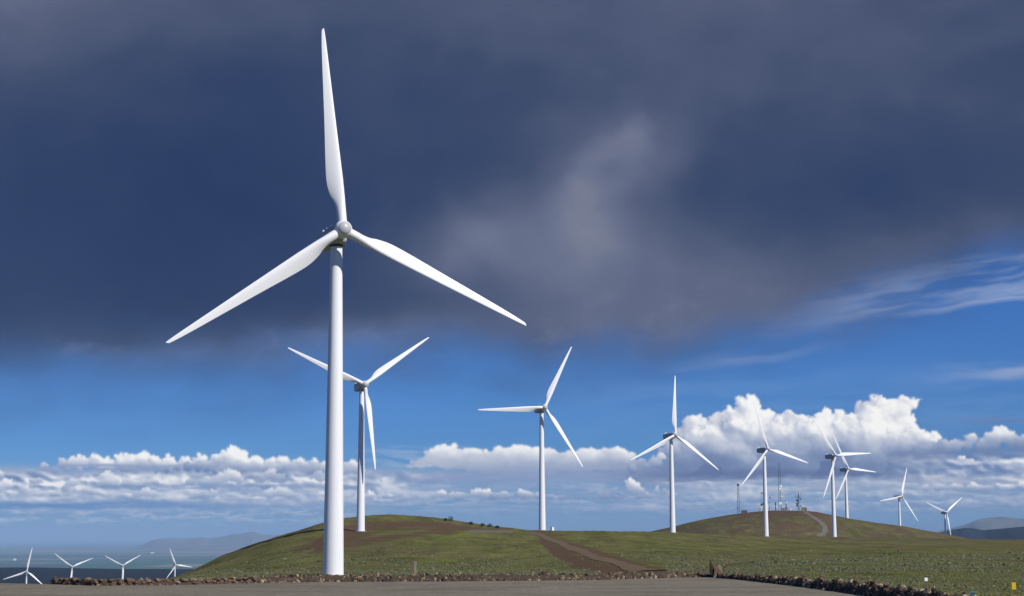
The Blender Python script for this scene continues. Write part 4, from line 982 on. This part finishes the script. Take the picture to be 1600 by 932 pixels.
def mast(px, top, wpx, wtop, thick, mat, label, dishes=(), drums=(), panels=(), whips=(), seg=5.0):
    p = hill_point(px); t = empty('radio_mast', p, -math.atan2(p[0], p[1])); h = at_dist(px, top, 1795.0)[2] - p[2]
    bm = bmesh.new(); lattice(bm, h, wpx * KM, wtop * KM, thick, seg)
    for (dx, y0, y1) in whips: bar(bm, (dx * KM, 0, at_dist(px, y0, 1795.0)[2] - p[2]), (dx * KM, 0, at_dist(px, y1, 1795.0)[2] - p[2]), 0.12, 4)
    from_bm('lattice', bm, mat, t)
    for (dx, y, rad) in dishes:
        o = from_bm('dish', dish_bm(rad * KM), DISHM, t, 50); o.location = (dx * KM, -wpx * KM / 2 - 0.5, at_dist(px, y, 1795.0)[2] - p[2]); o.rotation_euler = (0, 0, 0.25)
    for (dx, y, rad) in drums:
        o = from_bm('drum_antenna', dish_bm(rad * KM, 1.4), DRUMM, t, 50); o.location = (dx * KM, -wpx * KM / 2 - 0.4, at_dist(px, y, 1795.0)[2] - p[2]); o.rotation_euler = (0, 0, 0.6 if dx > 0 else -0.9)
    for (dx, y, ww, hh) in panels:
        bm = bmesh.new(); box(bm, (dx * KM, -0.4, at_dist(px, y, 1795.0)[2] - p[2]), (ww * KM, 0.6, hh * KM)); from_bm('antenna_panel', bm, mat, t)
    tag(t, label, 'radio mast', 'radio masts on the far hilltop'); return t
mast(1154, 757, 3.6, 2.2, 0.22, MASTM, 'slender grey lattice mast at the left end of the hilltop, with a box on top', panels=[(0, 758, 3.6, 3.5), (-1.5, 794, 2, 2)])
mast(1194, 772, 1.8, 1.4, 0.26, MASTD, 'dark mast bristling with antennas behind the middle turbine tower', drums=[(-4, 789, 1.6), (-1, 788, 2.0), (3, 790, 1.6), (9, 778, 1.2)], panels=[(-2, 771, 4, 1.2), (0, 775, 3, 1), (5, 786, 10, 0.5)], whips=[(-4, 790, 768), (1, 780, 766)])
mast(1219, 724, 4.0, 2.6, 0.20, MASTM, 'tallest slender lattice mast on the hilltop, carrying white dishes', dishes=[(1.8, 760.5, 2.1), (3, 776, 1.3), (0.5, 787, 2.2), (0.5, 764.5, 1.6), (-6, 791, 0.8)], seg=4.0)
mast(1212, 785, 0.8, 0.8, 0.2, MASTD, 'short dark pole mast left of the tallest mast', drums=[(0, 788, 1.3)])
mast(1228.5, 783, 0.8, 0.8, 0.2, MASTM, 'short pole mast with one white dish right of the tallest mast', dishes=[(0.4, 785.5, 1.2)])
mast(1248, 772, 1.8, 1.3, 0.26, MASTD, 'dark mast with green drum antennas beside the tan shed', drums=[(-2, 782, 1.7), (-2, 787.5, 1.7), (-2.3, 790.5, 1.6), (3, 780, 1.3), (3, 791, 1.2)], whips=[(-4, 778, 771), (4, 778, 771), (0, 772, 767)], panels=[(0, 777, 8, 0.5)])
def shed(px, wpx, hpx, wall, roof, label, depth=5.0, py=798.0):
    p = hill_point(px, py); t = empty('equipment_shed', p, -math.atan2(p[0], p[1]) + 0.15); w, h = wpx * KM, hpx * KM
    bm = bmesh.new(); box(bm, (0, 0, h / 2 - 0.4), (w, depth, h + 0.8)); from_bm('wall', bm, wall, t)
    bm = bmesh.new(); vs = [bm.verts.new(q) for q in ((-w * .54, -depth * .55, h), (w * .54, -depth * .55, h), (w * .54, depth * .55, h), (-w * .54, depth * .55, h), (-w * .5, 0, h + 0.6), (w * .5, 0, h + 0.6))]
    for f in ((0, 1, 5, 4), (2, 3, 4, 5), (0, 4, 3), (1, 2, 5), (3, 2, 1, 0)): bm.faces.new([vs[i] for i in f])
    from_bm('roof', bm, roof, t); bm = bmesh.new(); box(bm, (w * 0.2, -depth / 2 - 0.03, h * 0.38), (min(1.1, w * .3), 0.08, h * 0.76)); from_bm('door', bm, DARKM, t)
    tag(t, label, 'shed', 'equipment sheds on the far hilltop')
TANM = plain('tan_wall', (0.30, 0.21, 0.12), 0.1); BRNM = plain('brown_wall', (0.16, 0.10, 0.08), 0.15); WALLW = plain('white_wall', (0.72, 0.72, 0.72), 0.05); GREYW = plain('grey_wall', (0.32, 0.30, 0.33), 0.1)
ROOFD = plain('roof_dark', (0.08, 0.07, 0.07), 0.2)
shed(1163, 8, 3.2, BRNM, BRNM, 'low brown shed beside the leftmost hilltop mast'); shed(1189.5, 3.4, 4.5, WALLW, WALLW, 'white shed left of the middle turbine tower')
shed(1204, 3, 4.5, WALLW, GREYW, 'narrow white shed right of the middle turbine tower'); shed(1223, 4, 3.0, GREYW, GREYW, 'low grey shed under the tallest mast')
shed(1228.5, 3.5, 3.6, GREYW, ROOFD, 'mauve grey shed right of the tallest mast'); shed(1237, 6, 1.6, WALLW, WALLW, 'long low white shed on the hilltop'); shed(1256.5, 7, 4.6, TANM, TANM, 'tan shed at the right end of the hilltop')
def farm(px, py, w, d, label):
    p = ground_hit(px, py, 9000, 60000); t = empty('farm_building', p, 0.3); bm = bmesh.new(); box(bm, (0, 0, 6), (w, d, 14)); from_bm('wall', bm, WALLW, t)
    bm = bmesh.new(); vs = [bm.verts.new(q) for q in ((-w * .52, -d * .52, 13), (w * .52, -d * .52, 13), (w * .52, d * .52, 13), (-w * .52, d * .52, 13), (-w * .5, 0, 22), (w * .5, 0, 22))]
    for f in ((0, 1, 5, 4), (2, 3, 4, 5), (0, 4, 3), (1, 2, 5), (3, 2, 1, 0)): bm.faces.new([vs[i] for i in f])
    from_bm('roof', bm, WALLW, t); tag(t, label, 'farm building')
farm(238, 865.3, 60, 90, 'tiny white farm roof in the valley near the last small turbine'); farm(23, 876, 38, 60, 'tiny pale farm roof in the valley at the far left')
